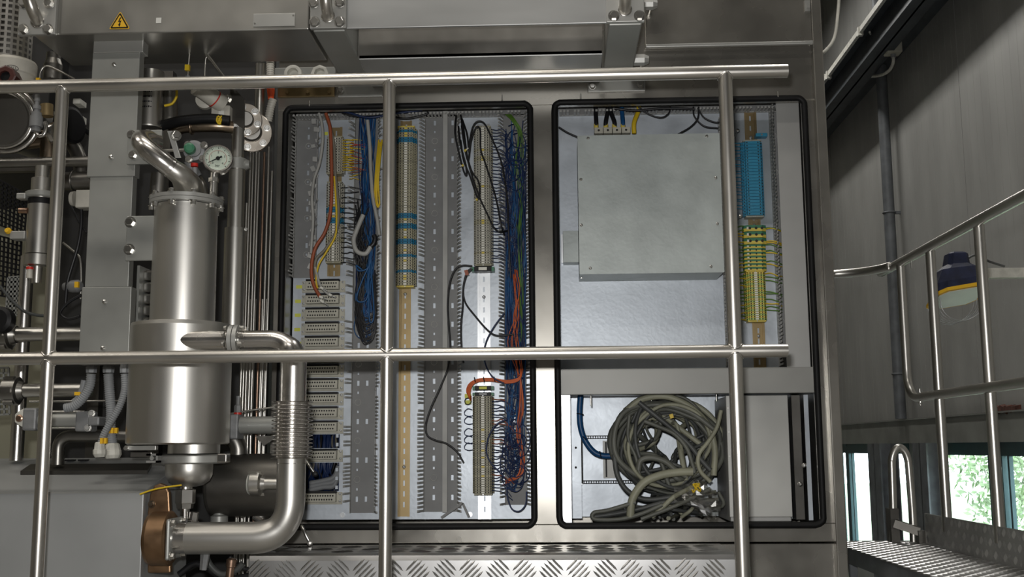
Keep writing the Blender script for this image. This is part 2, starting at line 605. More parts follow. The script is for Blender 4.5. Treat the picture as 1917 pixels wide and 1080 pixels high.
# steel columns in front of the window band (H sections)
def hcol(pa, pb, label):
    x1 = XW - .075
    x0 = x1 - .16
    ya, yb = PX(pb, 900, x0).y, PX(pa, 900, x0).y
    ym = (ya + yb) / 2
    hw = max(.05, (yb - ya) / 2)
    g = G()
    g.box(x0, x0 + .012, ym - hw, ym + hw, 0, zg0)
    g.box(x1 - .012, x1, ym - hw, ym + hw, 0, zg0)
    g.box(x0, x1, ym - .006, ym + .006, 0, zg0)
    structure(g.build('trim_2', 'column_grey'))
hcol(1627, 1650, '')
hcol(1712, 1737, '')
# vertical pipe on the wall, down to the girt
g = G()
zt = 6.3
pp = PX(1676, 600, XW - .10)
g.cyl((XW - .10, pp.y, zg1 + .002), (XW - .10, pp.y, zt), .047, seg=16)
for zc in (2.2, 3.6, 5.0):
    g.torus((XW - .10, pp.y, zc), (0, 0, 1), .05, .008, 16, 6)
    g.box(XW - .06, XW, pp.y - .015, pp.y + .015, zc - .012, zc + .012)
g.build('wall_pipe', 'column_grey', label='dark grey vertical pipe fixed to the side wall', cat='pipe')
# the crane beam running along the wall
xb = XW - .30
q0 = PX(1728, 0, xb); q1 = PX(1676, 0, xb)
zb0 = PX(1542.6, 229.6, xb).z
zb1 = PX(1539, 178, xb).z
g = G()
g.box(xb - .09, xb + .09, -8, 9, zb0, zb0 + .018)
g.box(xb - .09, xb + .09, -8, 9, zb1 - .018, zb1)
g.box(xb - .008, xb + .008, -8, 9, zb0, zb1)
g.box(xb + .09, XW - .01, -8, 9, (zb0 + zb1) / 2 - .02, (zb0 + zb1) / 2 + .02)
structure(g.build('trim_3', 'beam_blue'))
g = G()
g.box(xb - .12, xb - .092, -2, 8.6, zb1 - .05, zb1 - .005)
for i in range(7):
    g.box(xb - .13, xb - .088, 1 + i * 1.1, 1.04 + i * 1.1, zb1 - .075, zb1)
g.build('cable_conduit', 'gland', label='pale conduit running along the top of the crane beam', cat='conduit')
jb = thing('junction_box', 'beige junction box hanging from the beam by the wall', 'box', PX(1671, 100, XW - .2))
jc = PX(1671, 84, XW - .2)
G().box(jc.x - .06, jc.x + .06, jc.y - .06, jc.y + .06, jc.z - .08, jc.z + .08).build('body', 'beige_pale', jb, bevel=.006)
G().box(jc.x - .064, jc.x - .06, jc.y - .055, jc.y + .055, jc.z - .075, jc.z + .075).build('lid', 'beige_pale', jb, bevel=.002)
G().cyl((jc.x, jc.y, jc.z - .11), (jc.x, jc.y, jc.z - .08), .02).build('cable_gland', 'conduit', jb)
xx = XW - .2
pts = [PX(1672, 100, xx), PX(1672, 118, xx), PX(1662, 134, xx), PX(1640, 142, xx), PX(1590, 142, xx), PX(1500, 139, xx)]
G().tube(smooth_path(pts), .014, 8).build('conduit_pipe', 'gland', label='pale pipe curving from the junction box to the cabinet side', cat='conduit')
pts = [PX(1668, 70, xx), PX(1660, 66, xx), PX(1642, 70, xx), PX(1632, 66, xx - .08), PX(1628, 60, xx - .15)]
G().tube(smooth_path(pts), .009, 8).build('thin_cable', 'gland', label='thin pale cable looping from junction box up to the beam', cat='cable')
yy = .9
pts = [P(1572, -30, yy), P(1569, 20, yy), P(1562, 70, yy), P(1545, 95, yy), P(1525, 108, yy)]
G().tube(smooth_path(pts), .007, 8).build('thin_cable', 'gland', label='pale cable hanging beside the top right cabinet corner', cat='cable')
# hall lamps (fixtures of the lamp lights, high behind the camera)
n = 0
for lx in (-4.5, -1.0):
    for ly in (-4.4, -1.6):
        t = thing('hall_lamp', '%s white strip lamp under the hall ceiling' % ORD[n], 'lamp', (lx, ly, 6.23))
        n += 1
        G().box(lx - .95, lx + .95, ly - .22, ly + .22, 6.24, 6.3).build('housing', 'white_plastic', t)
        G().cyl((lx, ly, 6.3), (lx, ly, 6.6), .015, seg=8).build('hanger', 'white_plastic', t)
for ly in (0.2, 3.4, 6.6):
    t = thing('hall_lamp', '%s white strip lamp above the crane beam' % ORD[n], 'lamp', (1.5, ly, 6.23))
    n += 1
    G().box(1.28, 1.72, ly - .95, ly + .95, 6.24, 6.3).build('housing', 'white_plastic', t)
    G().cyl((1.5, ly, 6.3), (1.5, ly, 6.6), .015, seg=8).build('hanger', 'white_plastic', t)
# outside: ground and trees
structure(G().box(XW + .2, 40, -25, 60, -.6, -.5).build('ground', 'grass'))
def tree(x, y, h, rr, m, label):
    t = thing('tree', label, 'tree', (x, y, -.5), 'trees outside the windows')
    G().tube([(x, y, -.5), (x + .1, y, h * .5), (x, y + .1, h)], [.18, .13, .05], 8).build('trunk', 'bark', t)
    g = G()
    for i in range(4200):
        d = Vector((R.gauss(0, 1), R.gauss(0, 1), R.gauss(0, 1))).normalized() * (R.random() ** .4)
        c = Vector((x, y, h * .48)) + Vector((d.x * rr, d.y * rr, d.z * h * .6))
        u = Vector((R.gauss(0, 1), R.gauss(0, 1), R.gauss(0, 1))).normalized()
        v = u.orthogonal().normalized()
        a, b = R.uniform(.05, .10), R.uniform(.03, .06)
        g.add([c - u * a, c + v * b, c + u * a, c - v * b], [(0, 1, 2, 3)])
    g.build('crown', m, t, kind='stuff')
tp = [(9.0, 11.5, 3.4, 1.5, 'leaf_pale', 'pale green leafy tree outside the middle window'), (8.5, 7.6, 3.4, 1.5, 'leaf', 'green leafy tree seen through the right window'),
      (8.5, 16.5, 3.6, 1.6, 'leaf_pale', 'light green tree outside the narrow windows'), (12, 24, 5, 2.4, 'leaf', 'tall green tree far outside the left windows'), (14, 16.5, 5, 2.4, 'leaf_pale', 'broad pale tree behind the other trees outside')]
for a in tp:
    tree(*a)

# ================================================================== right-hand walkway and its railing
XR = 1.30
zf = PX(1732, 1018, XR).z            # walkway floor
yfar = PX(1732, 990, XR).y
zt = PX(1917, 366, XR).z
zm = PX(1917, 716, XR).z
ztoe = PX(1917, 994, XR).z
wk = thing('walkway', 'chequer plate walkway with toe board beside the cabinet', 'walkway', (1.15, -1.2, 0))
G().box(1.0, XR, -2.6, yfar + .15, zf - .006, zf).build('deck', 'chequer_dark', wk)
def bars5(g, c, u, v, n, L, sp, w, h, k=5):
    """a group of five short raised bars"""
    for i in range(k):
        o = c + v * ((i - (k - 1) / 2) * sp)
        l = L * (1 if 0 < i < k - 1 else .8)
        a, b = u * (l / 2), v * (w / 2)
        g.add([o - a, o - a * .55 - b, o + a * .55 - b, o + a, o + a * .55 + b, o - a * .55 + b, o - a * .5 + n * h, o + a * .5 + n * h],
              [(0, 1, 6), (1, 2, 7, 6), (2, 3, 7), (3, 4, 7), (4, 5, 6, 7), (5, 0, 6)])
g = G()
nx = Vector((0, 0, 1))
s = .046
iy = 0
y = -1.2
while y < yfar + .13:
    x = 1.01 + (s / 2 if iy % 2 else 0)
    while x < XR - .01:
        c = Vector((x, y, zf))
        a, b = Vector((1, 0, 0)) * .019, Vector((0, 1, 0)) * .0075
        g.add([c - a, c - b, c + a, c + b, c + nx * .003], [(0, 1, 4), (1, 2, 4), (2, 3, 4), (3, 0, 4)])
        x += s
    y += s * .62
    iy += 1
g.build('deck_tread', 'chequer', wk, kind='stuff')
G().box(XR, XR + .006, -2.6, yfar, zf, ztoe).build('toe_board', 'toe_plate', wk)
g = G()
iy = 0
y = -1.0
while y < yfar - .01:
    for j in range(3):
        z = zf + .02 + j * .036
        if z > ztoe - .015:
            continue
        d = Vector((0, 1, 1 if (iy + j) % 2 else -1)).normalized()
        bars5(g, Vector((XR, y, z)), d, Vector((0, 1, -d.z * 1.0)).normalized() if d.z > 0 else Vector((0, 1, 1)).normalized(), Vector((-1, 0, 0)), .026, .0055, .003, .0012)
    y += .036
    iy += 1
g.build('toe_board_tread', 'toe_plate', wk, kind='stuff')
g = G()
for yq in (-2.4, -1.2, yfar):
    for xq in (1.03, XR - .03):
        g.box(xq - .02, xq + .02, yq - .02, yq + .02, 0, zf - .006)
g.box(1.01, 1.05, -2.6, yfar + .15, zf - .06, zf - .006)
g.box(XR - .05, XR - .01, -2.6, yfar + .15, zf - .06, zf - .006)
g.build('support_frame', 'column_grey', wk)
# railing along the walkway
rr_ = .017
rl = thing('walkway_railing', 'steel pipe railing with bent corner along the side walkway', 'railing', (XR, -1, zf))
yb_ = PX(1678, 494, XR).y
c1 = Vector((XR, yb_, zt))
pts = [Vector((XR, -2.6, zt)), c1 + Vector((0, -.06, 0)), c1 + Vector((-.012, .04, 0)), c1 + Vector((-.06, .14, 0)), c1 + Vector((-.16, .21, 0)), c1 + Vector((-.36, .24, 0))]
G().tube(smooth_path(pts, 10), rr_, 14).build('top_rail', 'pipe', rl)
ym0 = PX(1722, 740, XR).y
pts = [Vector((XR, -2.6, zm)), Vector((XR, ym0 - .02, zm)), Vector((XR, yb_ - .03, zm)), Vector((XR, yb_ - .01, zm + .06)), Vector((XR, yb_ - .01, zt - .01))]
G().tube(fillet([Vector((XR, -2.6, zm)), Vector((XR, yb_ - .05, zm)), Vector((XR, yb_ - .05, zt - .004))], .11, 8), rr_ * .95, 14).build('mid_rail', 'pipe', rl)
for pxt, pyt in ((1735, 470), (1830, 420), (2010, 330)):
    yq = PX(pxt + 16, 730, XR).y
    G().cyl((XR + .012, yq, ztoe - .05), (XR + .012, yq, zt - .01), rr_ * 1.0, seg=14).build('post', 'pipe', rl)
g = G()
q = PX(1706, 485, XR)
g.cyl((XR, q.y, zt - .045), (XR, q.y, zt - .015), .003, seg=8)
g.build('stud', 'bolt', rl)
g = G()
q = PX(1722, 735, XR)
g.cyl((XR, q.y, zm - .03), (XR, q.y, zm + .03), .004, seg=8)
g.hexbolt((XR, q.y, zm - .018), (0, 0, -1), .007, .008)
g.build('bolt', 'bolt', rl)
# hoop handle at the far end of the walkway
yh = yfar + .10
hp = thing('ladder_hoop', 'curved steel hoop handle standing at the walkway end', 'handle', P(1690, 1018, yh))
hb = P(1672, 1018, yh); hc = P(1711, 1018, yh)
zt2 = P(1690, 838, yh).z
rh = (hc.x - hb.x) / 2 * .82
xm = (hb.x + hc.x) / 2 + .004
pts = [Vector((hb.x, yh, zf)), Vector((xm - rh * 1.12, yh, zf + .12))]
pts += [Vector((xm - rh * math.cos(a), yh, zt2 - rh * 2.2 + rh * 2.2 * math.sin(a))) for a in [PI * k / 10 for k in range(11)]]
pts += [Vector((xm + rh * 1.12, yh, zf + .12)), Vector((hc.x, yh, zf))]
G().tube(smooth_path(pts, 8), .0145, 12).build('hoop', 'pipe', hp)
g = G()
g.obox(((hb.x + hc.x) / 2, yh - .05, zf + .055), (1, -.2, -.35), (.3, 1, .1), (.35, 0, 1), .045, .012, .014)
g.box(hb.x - .012, hb.x + .018, yh - .03, yh + .03, zf, zf + .12)
g.box(hc.x - .006, hc.x + .02, yh - .08, yh - .04, zf, zf + .045)
g.build('hinge_bracket', 'black_steel', hp)

# ================================================================== flood lamp on its bracket
yl = PX(1795, 520, 1.62).y
lc = P(1790, 530, yl)
fl = thing('flood_lamp', 'dark blue flood lamp with yellow rim and wire guard', 'lamp', lc)
mm = M(1, yl)
def LP(dx, dz, dy=0):
    return Vector((lc.x + dx * mm, yl + dy, lc.z + dz * mm))
def loft(g, rings, mi=0, smooth=False, caps=True):
    n = len(rings[0])
    vs = [p for r in rings for p in r]
    fs = []
    for i in range(len(rings) - 1):
        fs += [(i * n + k, i * n + (k + 1) % n, (i + 1) * n + (k + 1) % n, (i + 1) * n + k) for k in range(n)]
    g.add(vs, fs, mi, smooth)
    if caps:
        g.add(rings[0], [list(range(n - 1, -1, -1))], mi)
        g.add(rings[-1], [list(range(n))], mi)
def ring8(cx, cz, w, d, tilt=0.0, ch=.35):
    o = []
    for x, y in ((-1, -1 + ch), (-1 + ch, -1), (1 - ch, -1), (1, -1 + ch), (1, 1 - ch), (1 - ch, 1), (-1 + ch, 1), (-1, 1 - ch)):
        o.append(LP(cx + x * w, cz + x * w * tilt - y * d * .30 / mm * max(0.0, min(1.0, (10 - cz) / 30)), y * d))
    return o
g = G()
loft(g, [ring8(0, -22, 44, .085, .16), ring8(0, 0, 42, .08, .14), ring8(1, 26, 31, .065, .1), ring8(2, 34, 20, .05, .05), ring8(3, 54, 17, .045, .0), ring8(3, 57, 12, .03, 0)])
g.build('housing', 'lamp_blue', fl, bevel=.004)
g = G()
loft(g, [ring8(0, -27, 48, .092, .16), ring8(0, -21, 48, .092, .16)])
g.build('rim', 'sign_yellow', fl)
g = G()
loft(g, [ring8(0, -28.5, 42, .08, .16), ring8(0, -27.2, 42, .08, .16)])
g.build('glass', 'lamp_glass', fl)
g = G()
for i in range(6):
    dy = -.075 + i * .03
    pts = [LP(-43 , -33, dy), LP(-40, -52, dy), LP(-26, -68, dy), LP(0, -73, dy), LP(26, -60, dy), LP(40, -42, dy), LP(44, -22, dy)]
    g.tube(smooth_path(pts, 5), .0016, 6)
g.build('wire_guard', 'zinc', fl)
ar = G()
ar.box(LP(40, 0).x, LP(400, 0).x, yl - .02, yl + .02, LP(0, 8).z, LP(0, 26).z)
ar.build('bracket_arm', 'gland', fl)
G().tube(smooth_path([LP(20, 44), LP(40, 52), LP(62, 40), LP(90, 30)]), .005, 8).build('cable', 'cable_dark', fl)
G().cyl(LP(42, 14), LP(30, 14), .012).build('pivot', 'bolt', fl)
# ================================================================== cabinet
YP = 0.22            # mounting plate
EYE = CAM.z
zt_ = P(761, 201, 0).z
zb_ = P(761, 983, 0).z
xl0, xl1 = P(529, 590, 0).x, P(994, 590, 0).x
xr0, xr1 = P(1045, 590, 0).x, P(1521, 590, 0).x
xL, xR = P(511, 600, 0).x, P(1547, 600, 0).x
zB = P(1000, 1016, 0).z
zT = 3.30
cab = thing('control_cabinet', 'tall stainless steel control cabinet with both doors removed', 'cabinet', ((xL + xR) / 2, .25, 0))
def bar(name, x0, x1, z0, z1, y0=0, y1=.035, m='frame_steel', parent=None, bevel=.002):
    return G().box(x0, x1, y0, y1, z0, z1).build(name, m, parent or cab, bevel=bevel)
bar('top_frame', xL, xR, zt_, zT)
bar('bottom_frame', xL, xR, zB, zb_)
bar('left_stile', xL, xl0, zb_, zt_)
bar('centre_stile', xl1, xr0, zb_, zt_)
bar('right_stile', xr1, xR, zb_, zt_)
xc0, xc1 = P(1546, 600, -.03).x, P(1566, 600, -.03).x
bar('corner_post', xc0, xc1, 0, zT, -.03, .55, 'frame_steel', bevel=.004)
bar('left_side', xL, xL + .004, 0, zT, .035, .55, 'dark_steel')
bar('right_side', xR - .004, xR, 0, zT, .035, .55, 'frame_steel')
bar('back_panel', xL, xR, .545, .55, 0, zT, 'frame_steel') if False else G().box(xL, xR, .545, .55, 0, zT).build('back_panel', 'frame_steel', cab)
G().box(xL, xR, .035, .545, zT - .004, zT).build('roof', 'frame_steel', cab)
bar('lower_panel', xL, xR, 0, zB - .006, .004, .03, 'frame_steel')
# returns inside the openings
g = G()
d0 = .035
CL = .07
for (a, b) in ((xl0 - .025, xl1 + .02), (xr0 - .02, xr1 + .02)):
    g.box(a - .003, a, d0, YP + .2, zb_ - .03, zt_ + CL)
    g.box(b, b + .003, d0, YP + .2, zb_ - .03, zt_ + CL)
    g.box(a, b, d0, YP + .2, zt_ + CL, zt_ + CL + .003)
    g.box(a, b, d0, YP + .2, zb_ - .033, zb_ - .03)
g.build('opening_return', 'dark_steel', cab)
# gaskets
def gasket(a, b, zb, zt):
    o = .004
    pts = [(a - o, zb - o), (b + o, zb - o), (b + o, zt + o), (a - o, zt + o)]
    path = fillet([Vector((p[0], -.006, p[1])) for p in [((a + b) / 2, zb - o)] + [pts[1], pts[2], pts[3], pts[0]] + [((a + b) / 2, zb - o)]], .028, 6)
    path = path[:-1]
    path = [p + Vector((R.uniform(-.0012, .0012), 0, R.uniform(-.0012, .0012))) for p in path]
    G().tube(path, .0105, 8, closed=True).build('gasket', 'rubber', cab)
gasket(xl0, xl1, zb_, zt_)
gasket(xr0, xr1, zb_, zt_)
for px, py in ((581, 197), (940, 186), (1087, 184), (1455, 180)):
    q = P(px, py, 0)
    G().cyl((q.x, -.014, q.z - .008), (q.x, -.014, q.z + .012), .0022, seg=8).build('door_stud', 'bolt', cab)
# folded hood panel at the top right
x0, x1, z0, z1 = rect(1207, 4, 1519, 84, -.03)
hood = G()
hood.box(x0, x1, -.03, -.002, z0, zT)
hood.build('hood_panel', 'dark_steel' if False else 'frame_steel', cab, bevel=.003)
G().box(x0, x1, -.045, -.03, z0 - .008, z0 + .004).build('hood_lip', 'sheet', cab, bevel=.003)
q = P(1511, 12, -.035)
g = G().box(q.x - .009, q.x + .009, -.04, -.03, q.z - .018, q.z + .02)
g.box(q.x - .004, q.x + .007, -.046, -.04, q.z - .009, q.z + .009)
g.build('hood_latch', 'sheet', cab)
# cross bar between the upper and lower right compartments
x0, x1, zc0, zc1 = rect(1050, 689, 1516, 737, .02)
bar('divider_panel', xr0, xr1, zc0, zc1, .02, .05, 'divider')
G().box(xr0, xr1, .05, .42, zc0 + .01, zc0 + .014).build('divider_shelf', 'black_steel', cab)

# mounting plates -------------------------------------------------------------
# left plate with a column of connector cut-outs
pl = thing('mounting_plate', 'galvanised mounting plate filling the left cabinet opening', 'plate', ((xl0 + xl1) / 2, YP, zb_ - .0))
cx0, cx1 = P(573, 740, YP).x, P(637, 740, YP).x
holes = [(P(605, 839, YP).z, P(605, 813, YP).z), (P(605, 919, YP).z, P(605, 866, YP).z)]
zA, zZ = P(761, 972, YP).z, zt_ + CL
xl0, xl1 = xl0 - .02, xl1 + .015
g = G()
g.box(xl0, cx0, YP, YP + .003, zA, zZ)
g.box(cx1, xl1, YP, YP + .003, zA, zZ)
z = zZ
for h0, h1 in holes:
    g.box(cx0, cx1, YP, YP + .003, h1, z)
    z = h0
g.box(cx0, cx1, YP, YP + .003, zA, z)
g.build('plate', 'galvanised', pl)
xl0, xl1 = xl0 + .02, xl1 - .015
for h0, h1 in holes:
    zz = h0 + .006
    while zz < h1 - .01:
        g = G().box(cx1 - .012, cx1 - .003, YP - .003, YP, zz, zz + .012)
        g.build('fixing_tab', 'galvanised', pl)
        zz += .03
for px, py in ((641, 964), (880, 963)):
    q = P(px, py, YP)
    G().lathe((q.x, YP, q.z), (0, -1, 0), [(0, .009), (.003, .009), (.003, .005), (.002, .005)], 14).build('plate_screw', 'zinc', pl)
# right upper plate
xq0, xq1, zq0, zq1 = rect(1048, 200, 1460, 690, YP)
pr = thing('mounting_plate', 'galvanised mounting plate behind the box in the right compartment', 'plate', ((xq0 + xq1) / 2, YP, zc1))
G().box(xr0 - .0, xq1 + .05, YP, YP + .003, zc1 - .01, zt_ + CL).build('plate', 'galvanised', pr)
x0, x1, z0, z1 = rect(1463, 196, 1508, 688, .06)
G().box(x0, xr1, .06, .064, zc1 - .0, zt_ + CL).build('side_cover', 'grey_cover', cab)
# lower right plate, deep inside
YL = .40
pw = thing('mounting_plate', 'bright galvanised back plate behind the cable tangle', 'plate', (P(1280, 975, YL).x, YL, zb_))
G().box(xr0, xr1, YL, YL + .003, zb_, zc0 + .012).build('plate', 'galvanised', pw)
x0, x1, z0, z1 = rect(1053, 735, 1067, 975, .04)
G().box(xr0, x1, .038, .042, zb_ + .002, zc0).build('edge_strip', 'zinc', cab)
G().box(x1, x1 + .003, .042, YL, zb_ + .002, zc0).build('inner_side', 'zinc', cab)
x0, x1, z0, z1 = rect(1072, 735, 1088, 975, .30)
g = G().box(x0 - .02, x1, .30, .303, zb_, zc0)
g.build('perforated_strip', 'galvanised', pw)
for py in (838, 875):
    q = P(1078, py, .299)
    G().lathe((q.x, .30, q.z), (0, -1, 0), [(0, .004), (.001, .004), (.001, .002), (.0, .002)], 12).build('strip_hole', 'hole', pw)

# ================================================================== slotted wiring ducts
def wiring_duct(label, px0, px1, py0, py1, depth, left=True, right=True, missing=(0, 0), slots=None, m='pvc', pitch=.0125, divider=None, ragged=0.0, lean=.011):
    """an open vertical trunking: slotted base and finger walls; px0..px1 = base edges"""
    x0, x1, z0, z1 = rect(px0, py0, px1, py1, YP - .003)
    t = thing('wiring_duct', label, 'cable duct', ((x0 + x1) / 2, YP, z0), 'slotted wiring ducts in the cabinet')
    # base with real slots
    g = G()
    yb0, yb1 = YP - .003, YP
    W = x1 - x0
    cols = slots or [(.45, .06)]
    holes = []          # x0 x1 z0 z1
    for (cx, hw), typ in cols:
        zz = z1 - .03
        k = 0
        while zz > z0 + .03:
            ty = typ[k % len(typ)]
            if ty:
                hh, w = ty
                holes.append((x0 + cx * W - w, x0 + cx * W + w, zz - hh, zz + hh))
            zz -= .033
            k += 1
    xs = sorted(set([x0, x1] + [h[0] for h in holes] + [h[1] for h in holes]))
    # one band of cells per column pair
    bands = {}
    for h in holes:
        bands.setdefault((round(h[0], 4), round(h[1], 4)), []).append(h)
    # simple: split each hole column in its own widest strip
    colsx = {}
    for h in holes:
        cxm = round((h[0] + h[1]) / 2, 4)
        colsx.setdefault(cxm, []).append(h)
    cur = x0
    for cxm in sorted(colsx):
        hs = sorted(colsx[cxm], key=lambda h: h[2])
        wmax = max(h[1] - h[0] for h in hs) / 2
        g.box(cur, cxm - wmax, yb0, yb1, z0, z1)
        zc = z0
        for h in hs:
            g.box(cxm - wmax, cxm + wmax, yb0, yb1, zc, h[2])
            if h[0] > cxm - wmax + 1e-5:
                g.box(cxm - wmax, h[0], yb0, yb1, h[2], h[3])
                g.box(h[1], cxm + wmax, yb0, yb1, h[2], h[3])
            zc = h[3]
        g.box(cxm - wmax, cxm + wmax, yb0, yb1, zc, z1)
        cur = cxm + wmax
    g.box(cur, x1, yb0, yb1, z0, z1)
    base = g.build('base', m, t)
    # round knock-outs
    g = G()
    for (cx, hw), typ in cols[:1]:
        zz = z1 - .03 - .066
        while zz > z0 + .05:
            g.torus((x0 + cx * W, yb0, zz), (0, 1, 0), .0105, .0012, 18, 5)
            zz -= .132
    if g.v:
        g.build('knockout', 'pvc_light', base, kind='stuff')
    def wall(x, lean, miss):
        g = G()
        g.box(x - .0012, x + .0012, YP - .018, YP, z0, z1)
        zz = z0
        i = 0
        while zz < z1 - pitch * .7:
            dead = R.random() < miss
            if not dead:
                tip = YP - depth + R.uniform(-.002, .002)
                dx = lean + R.uniform(-.0015, .0015) + (R.uniform(-.008, .008) if R.random() < ragged else 0)
                za, zb = zz + .0015, zz + pitch * .62
                zb += 0
                # finger leaning slightly, with a hooked tip
                w = .0011
                for (ya, yb, xa, xb) in ((YP - .018, tip + .006, x, x + dx), (tip + .006, tip, x + dx, x + dx + (.0045 if lean >= 0 else -.0045))):
                    g.add([(xa - w, ya, za), (xa + w, ya, za), (xa + w, ya, zb), (xa - w, ya, zb), (xb - w, yb, za), (xb + w, yb, za), (xb + w, yb, zb), (xb - w, yb, zb)],
                          [(0, 3, 2, 1), (4, 5, 6, 7), (0, 1, 5, 4), (1, 2, 6, 5), (2, 3, 7, 6), (3, 0, 4, 7)])
            zz += pitch
            i += 1
        g.build('finger_wall', 'pvc_light', t, kind='stuff')
    if left:
        wall(x0, -lean, missing[0])
    if right:
        wall(x1, lean, missing[1])
    if divider:
        xd = x0 + W * divider
        g = G().box(xd - .002, xd + .002, YP - .045, YP, z0, z1)
        g.box(xd - .004, xd + .012, YP - .047, YP - .044, z0, z1)
        g.build('divider', 'pvc_light', t)
    if ragged > .4:
        for i in range(17):
            zz = z1 - (z1 - z0) * (i + R.uniform(.1, .9)) / 18
            xx = x1 - R.uniform(.001, .016)
            an = R.uniform(-.5, .5)
            g = G().obox((xx, YP - R.uniform(.015, .04), zz), (math.cos(an), .3, math.sin(an)), (0, 1, 0), (-math.sin(an), 0, math.cos(an)), R.uniform(.006, .011), .0012, R.uniform(.006, .010))
            g.build('broken_finger', 'pvc_light', t)
    return t, x0, x1, z0, z1
S_ = (.009, .0042); s_ = (.004, .0028); N_ = None
d1 = wiring_duct('dark grey wiring duct with broken fingers at the far left', 553, 594, 225, 520, .065, True, True, (.08, .72), [((.55, .1), [s_, S_, s_, N_])], ragged=.5)
d2 = wiring_duct('grey wiring duct holding blue and black wires beside the connectors', 661, 706, 220, 960, .062, True, True, (.45, .05), [((.25, .1), [S_, s_, N_, s_]), ((.62, .1), [S_, N_, N_, N_])], ragged=.15)
d3 = wiring_duct('wide empty wiring duct with a divider in the middle', 795, 857, 215, 958, .06, True, True, (.02, .02), [((.29, .1), [S_, s_, N_, s_]), ((.84, .1), [S_, N_])], pitch=.0135, divider=.62)
d4 = wiring_duct('wiring duct packed with navy and orange wires at the right', 944, 984, 214, 945, .06, True, True, (.05, .05), [((.45, .1), [S_, s_, N_, s_])])
# horizontal ducts along the top of both openings
def top_duct(label, px0, px1, pyp, YF=None):
    z = P((px0 + px1) / 2, pyp, YP).z
    x0, x1 = P(px0, pyp, YP).x, P(px1, pyp, YP).x
    t = thing('wiring_duct', label, 'cable duct', ((x0 + x1) / 2, YP, z), 'slotted wiring ducts in the cabinet')
    G().box(x0, x1, YP - .003, YP, z, z + .06).build('base', 'pvc', t)
    g = G()
    x = x0
    g.box(x0, x1, YP - .012, YP, z - .0012, z + .0012)
    while x < x1 - .008:
        dz = R.uniform(-.002, .001)
        if R.random() > .04:
            g.box(x + .0015, x + .0085, YP - .07, YP - .012, z - .001 + dz * .3, z + .0012 + dz * .3)
            g.box(x + .0015, x + .0085, YP - .072, YP - .07, z - .006, z + .0012)
        x += .0125
    g.build('finger_wall', 'pvc_light', t, kind='stuff')
top_duct('horizontal wiring duct along the top of the left opening', 556, 985, 222)
top_duct('horizontal wiring duct above the metal box in the right opening', 1047, 1452, 214)
d5 = wiring_duct('narrow wiring duct between metal box and blue terminals', 1352, 1368, 226, 686, .05, True, True, (.0, .0), [((.5, .1), [N_])], lean=.001)
d6 = wiring_duct('narrow wiring duct right of the green and yellow terminals', 1449, 1464, 205, 686, .09, True, True, (.0, .0), [((.5, .1), [N_])], lean=.001)

# ================================================================== DIN rails
def din_rail(label, px0, px1, py0, py1, m, group=None):
    x0, x1, z0, z1 = rect(px0, py0, px1, py1, YP - .0075)
    xc = (x0 + x1) / 2
    w = (x1 - x0) / 2
    t = thing('din_rail', label, 'rail', (xc, YP, z0), 'mounting rails for terminals')
    g = G()
    yb, yf = YP - .0015, YP - .0075
    iw = w * .68
    # hat profile
    for s in (-1, 1):
        g.box(xc + s * iw, xc + s * w, yf - .001, yf, z0, z1)
        g.box(xc + s * (iw - .001), xc + s * iw, yf, YP, z0, z1)
    zz = z1 - .012
    last = z1
    sw = .0028
    g.box(xc - iw, xc - sw, yb, YP, z0, z1)
    g.box(xc + sw, xc + iw, yb, YP, z0, z1)
    while zz - .018 > z0:
        g.box(xc - sw, xc + sw, yb, YP, zz, last)
        last = zz - .018
        zz -= .036 if px0 > 720 else .030
    g.box(xc - sw, xc + sw, yb, YP, z0, last)
    r = g.build('profile', m, t)
    for f in (.12, .55, .9):
        zc = z0 + (z1 - z0) * f
        G().lathe((xc, YP - .002, zc), (0, -1, 0), [(0, .006), (.003, .0055), (.005, .002)], 12).build('rail_screw', 'zinc', t)
    return xc
xs1 = din_rail('yellow chromated rail behind the left small terminal strips', 615, 639, 238, 517, 'chromated')
xs2 = din_rail('long yellow chromated rail behind the second terminal strip', 747, 769, 226, 967, 'chromated')
xs3 = din_rail('bright zinc rail behind the two right terminal strips', 894, 918, 232, 972, 'zinc')
xs4 = din_rail('yellow chromated rail under the green yellow terminals', 1402, 1425, 210, 688, 'chromated')

# ================================================================== terminal strips
def terminal_mesh(name, W, h, depth, mats, holes=2, mark=True, split=False):
    """one slice of a terminal strip: stepped outline, screw holes and a marker"""
    g = G()
    y0 = 0
    poly = [(-W * .5, y0), (-W * .5, -depth * .55), (-W * .36, -depth * .72), (-W * .34, -depth), (W * .34, -depth), (W * .36, -depth * .72), (W * .5, -depth * .55), (W * .5, y0)]
    hh = h * .43
    g.prism(poly, -hh, hh, 0, 'xy')
    def dark(x, y, r):
        g.lathe((x, y + .0004, 0), (0, -1, 0), [(0, r), (.0008, r)], 6, 1)
    r = min(h * .36, .0026)
    for sx in (-1, 1):
        g.lathe((sx * W * .26, -depth + .0004, 0), (0, -1, 0), [(0, r), (.0007, r)], 6, 1)
        if holes > 1:
            g.lathe((sx * W * .43, -depth * .63, 0), (sx * .45, -1, 0), [(-.0004, r), (.0010, r)], 6, 1)
        if holes > 2:
            g.lathe((sx * W * .12, -depth + .0004, 0), (0, -1, 0), [(0, r), (.0007, r)], 6, 1)
    if mark:
        g.box(-W * .07, W * .07, -depth - .0012, -depth, -hh * .8, hh * .8, 2)
    me = bpy.data.meshes.new(name)
    me.from_pydata([p[:] for p in g.v], [], g.f)
    for mm in mats:
        me.materials.append(MATS[mm])
    me.polygons.foreach_set('material_index', g.m)
    return me
TM = {}
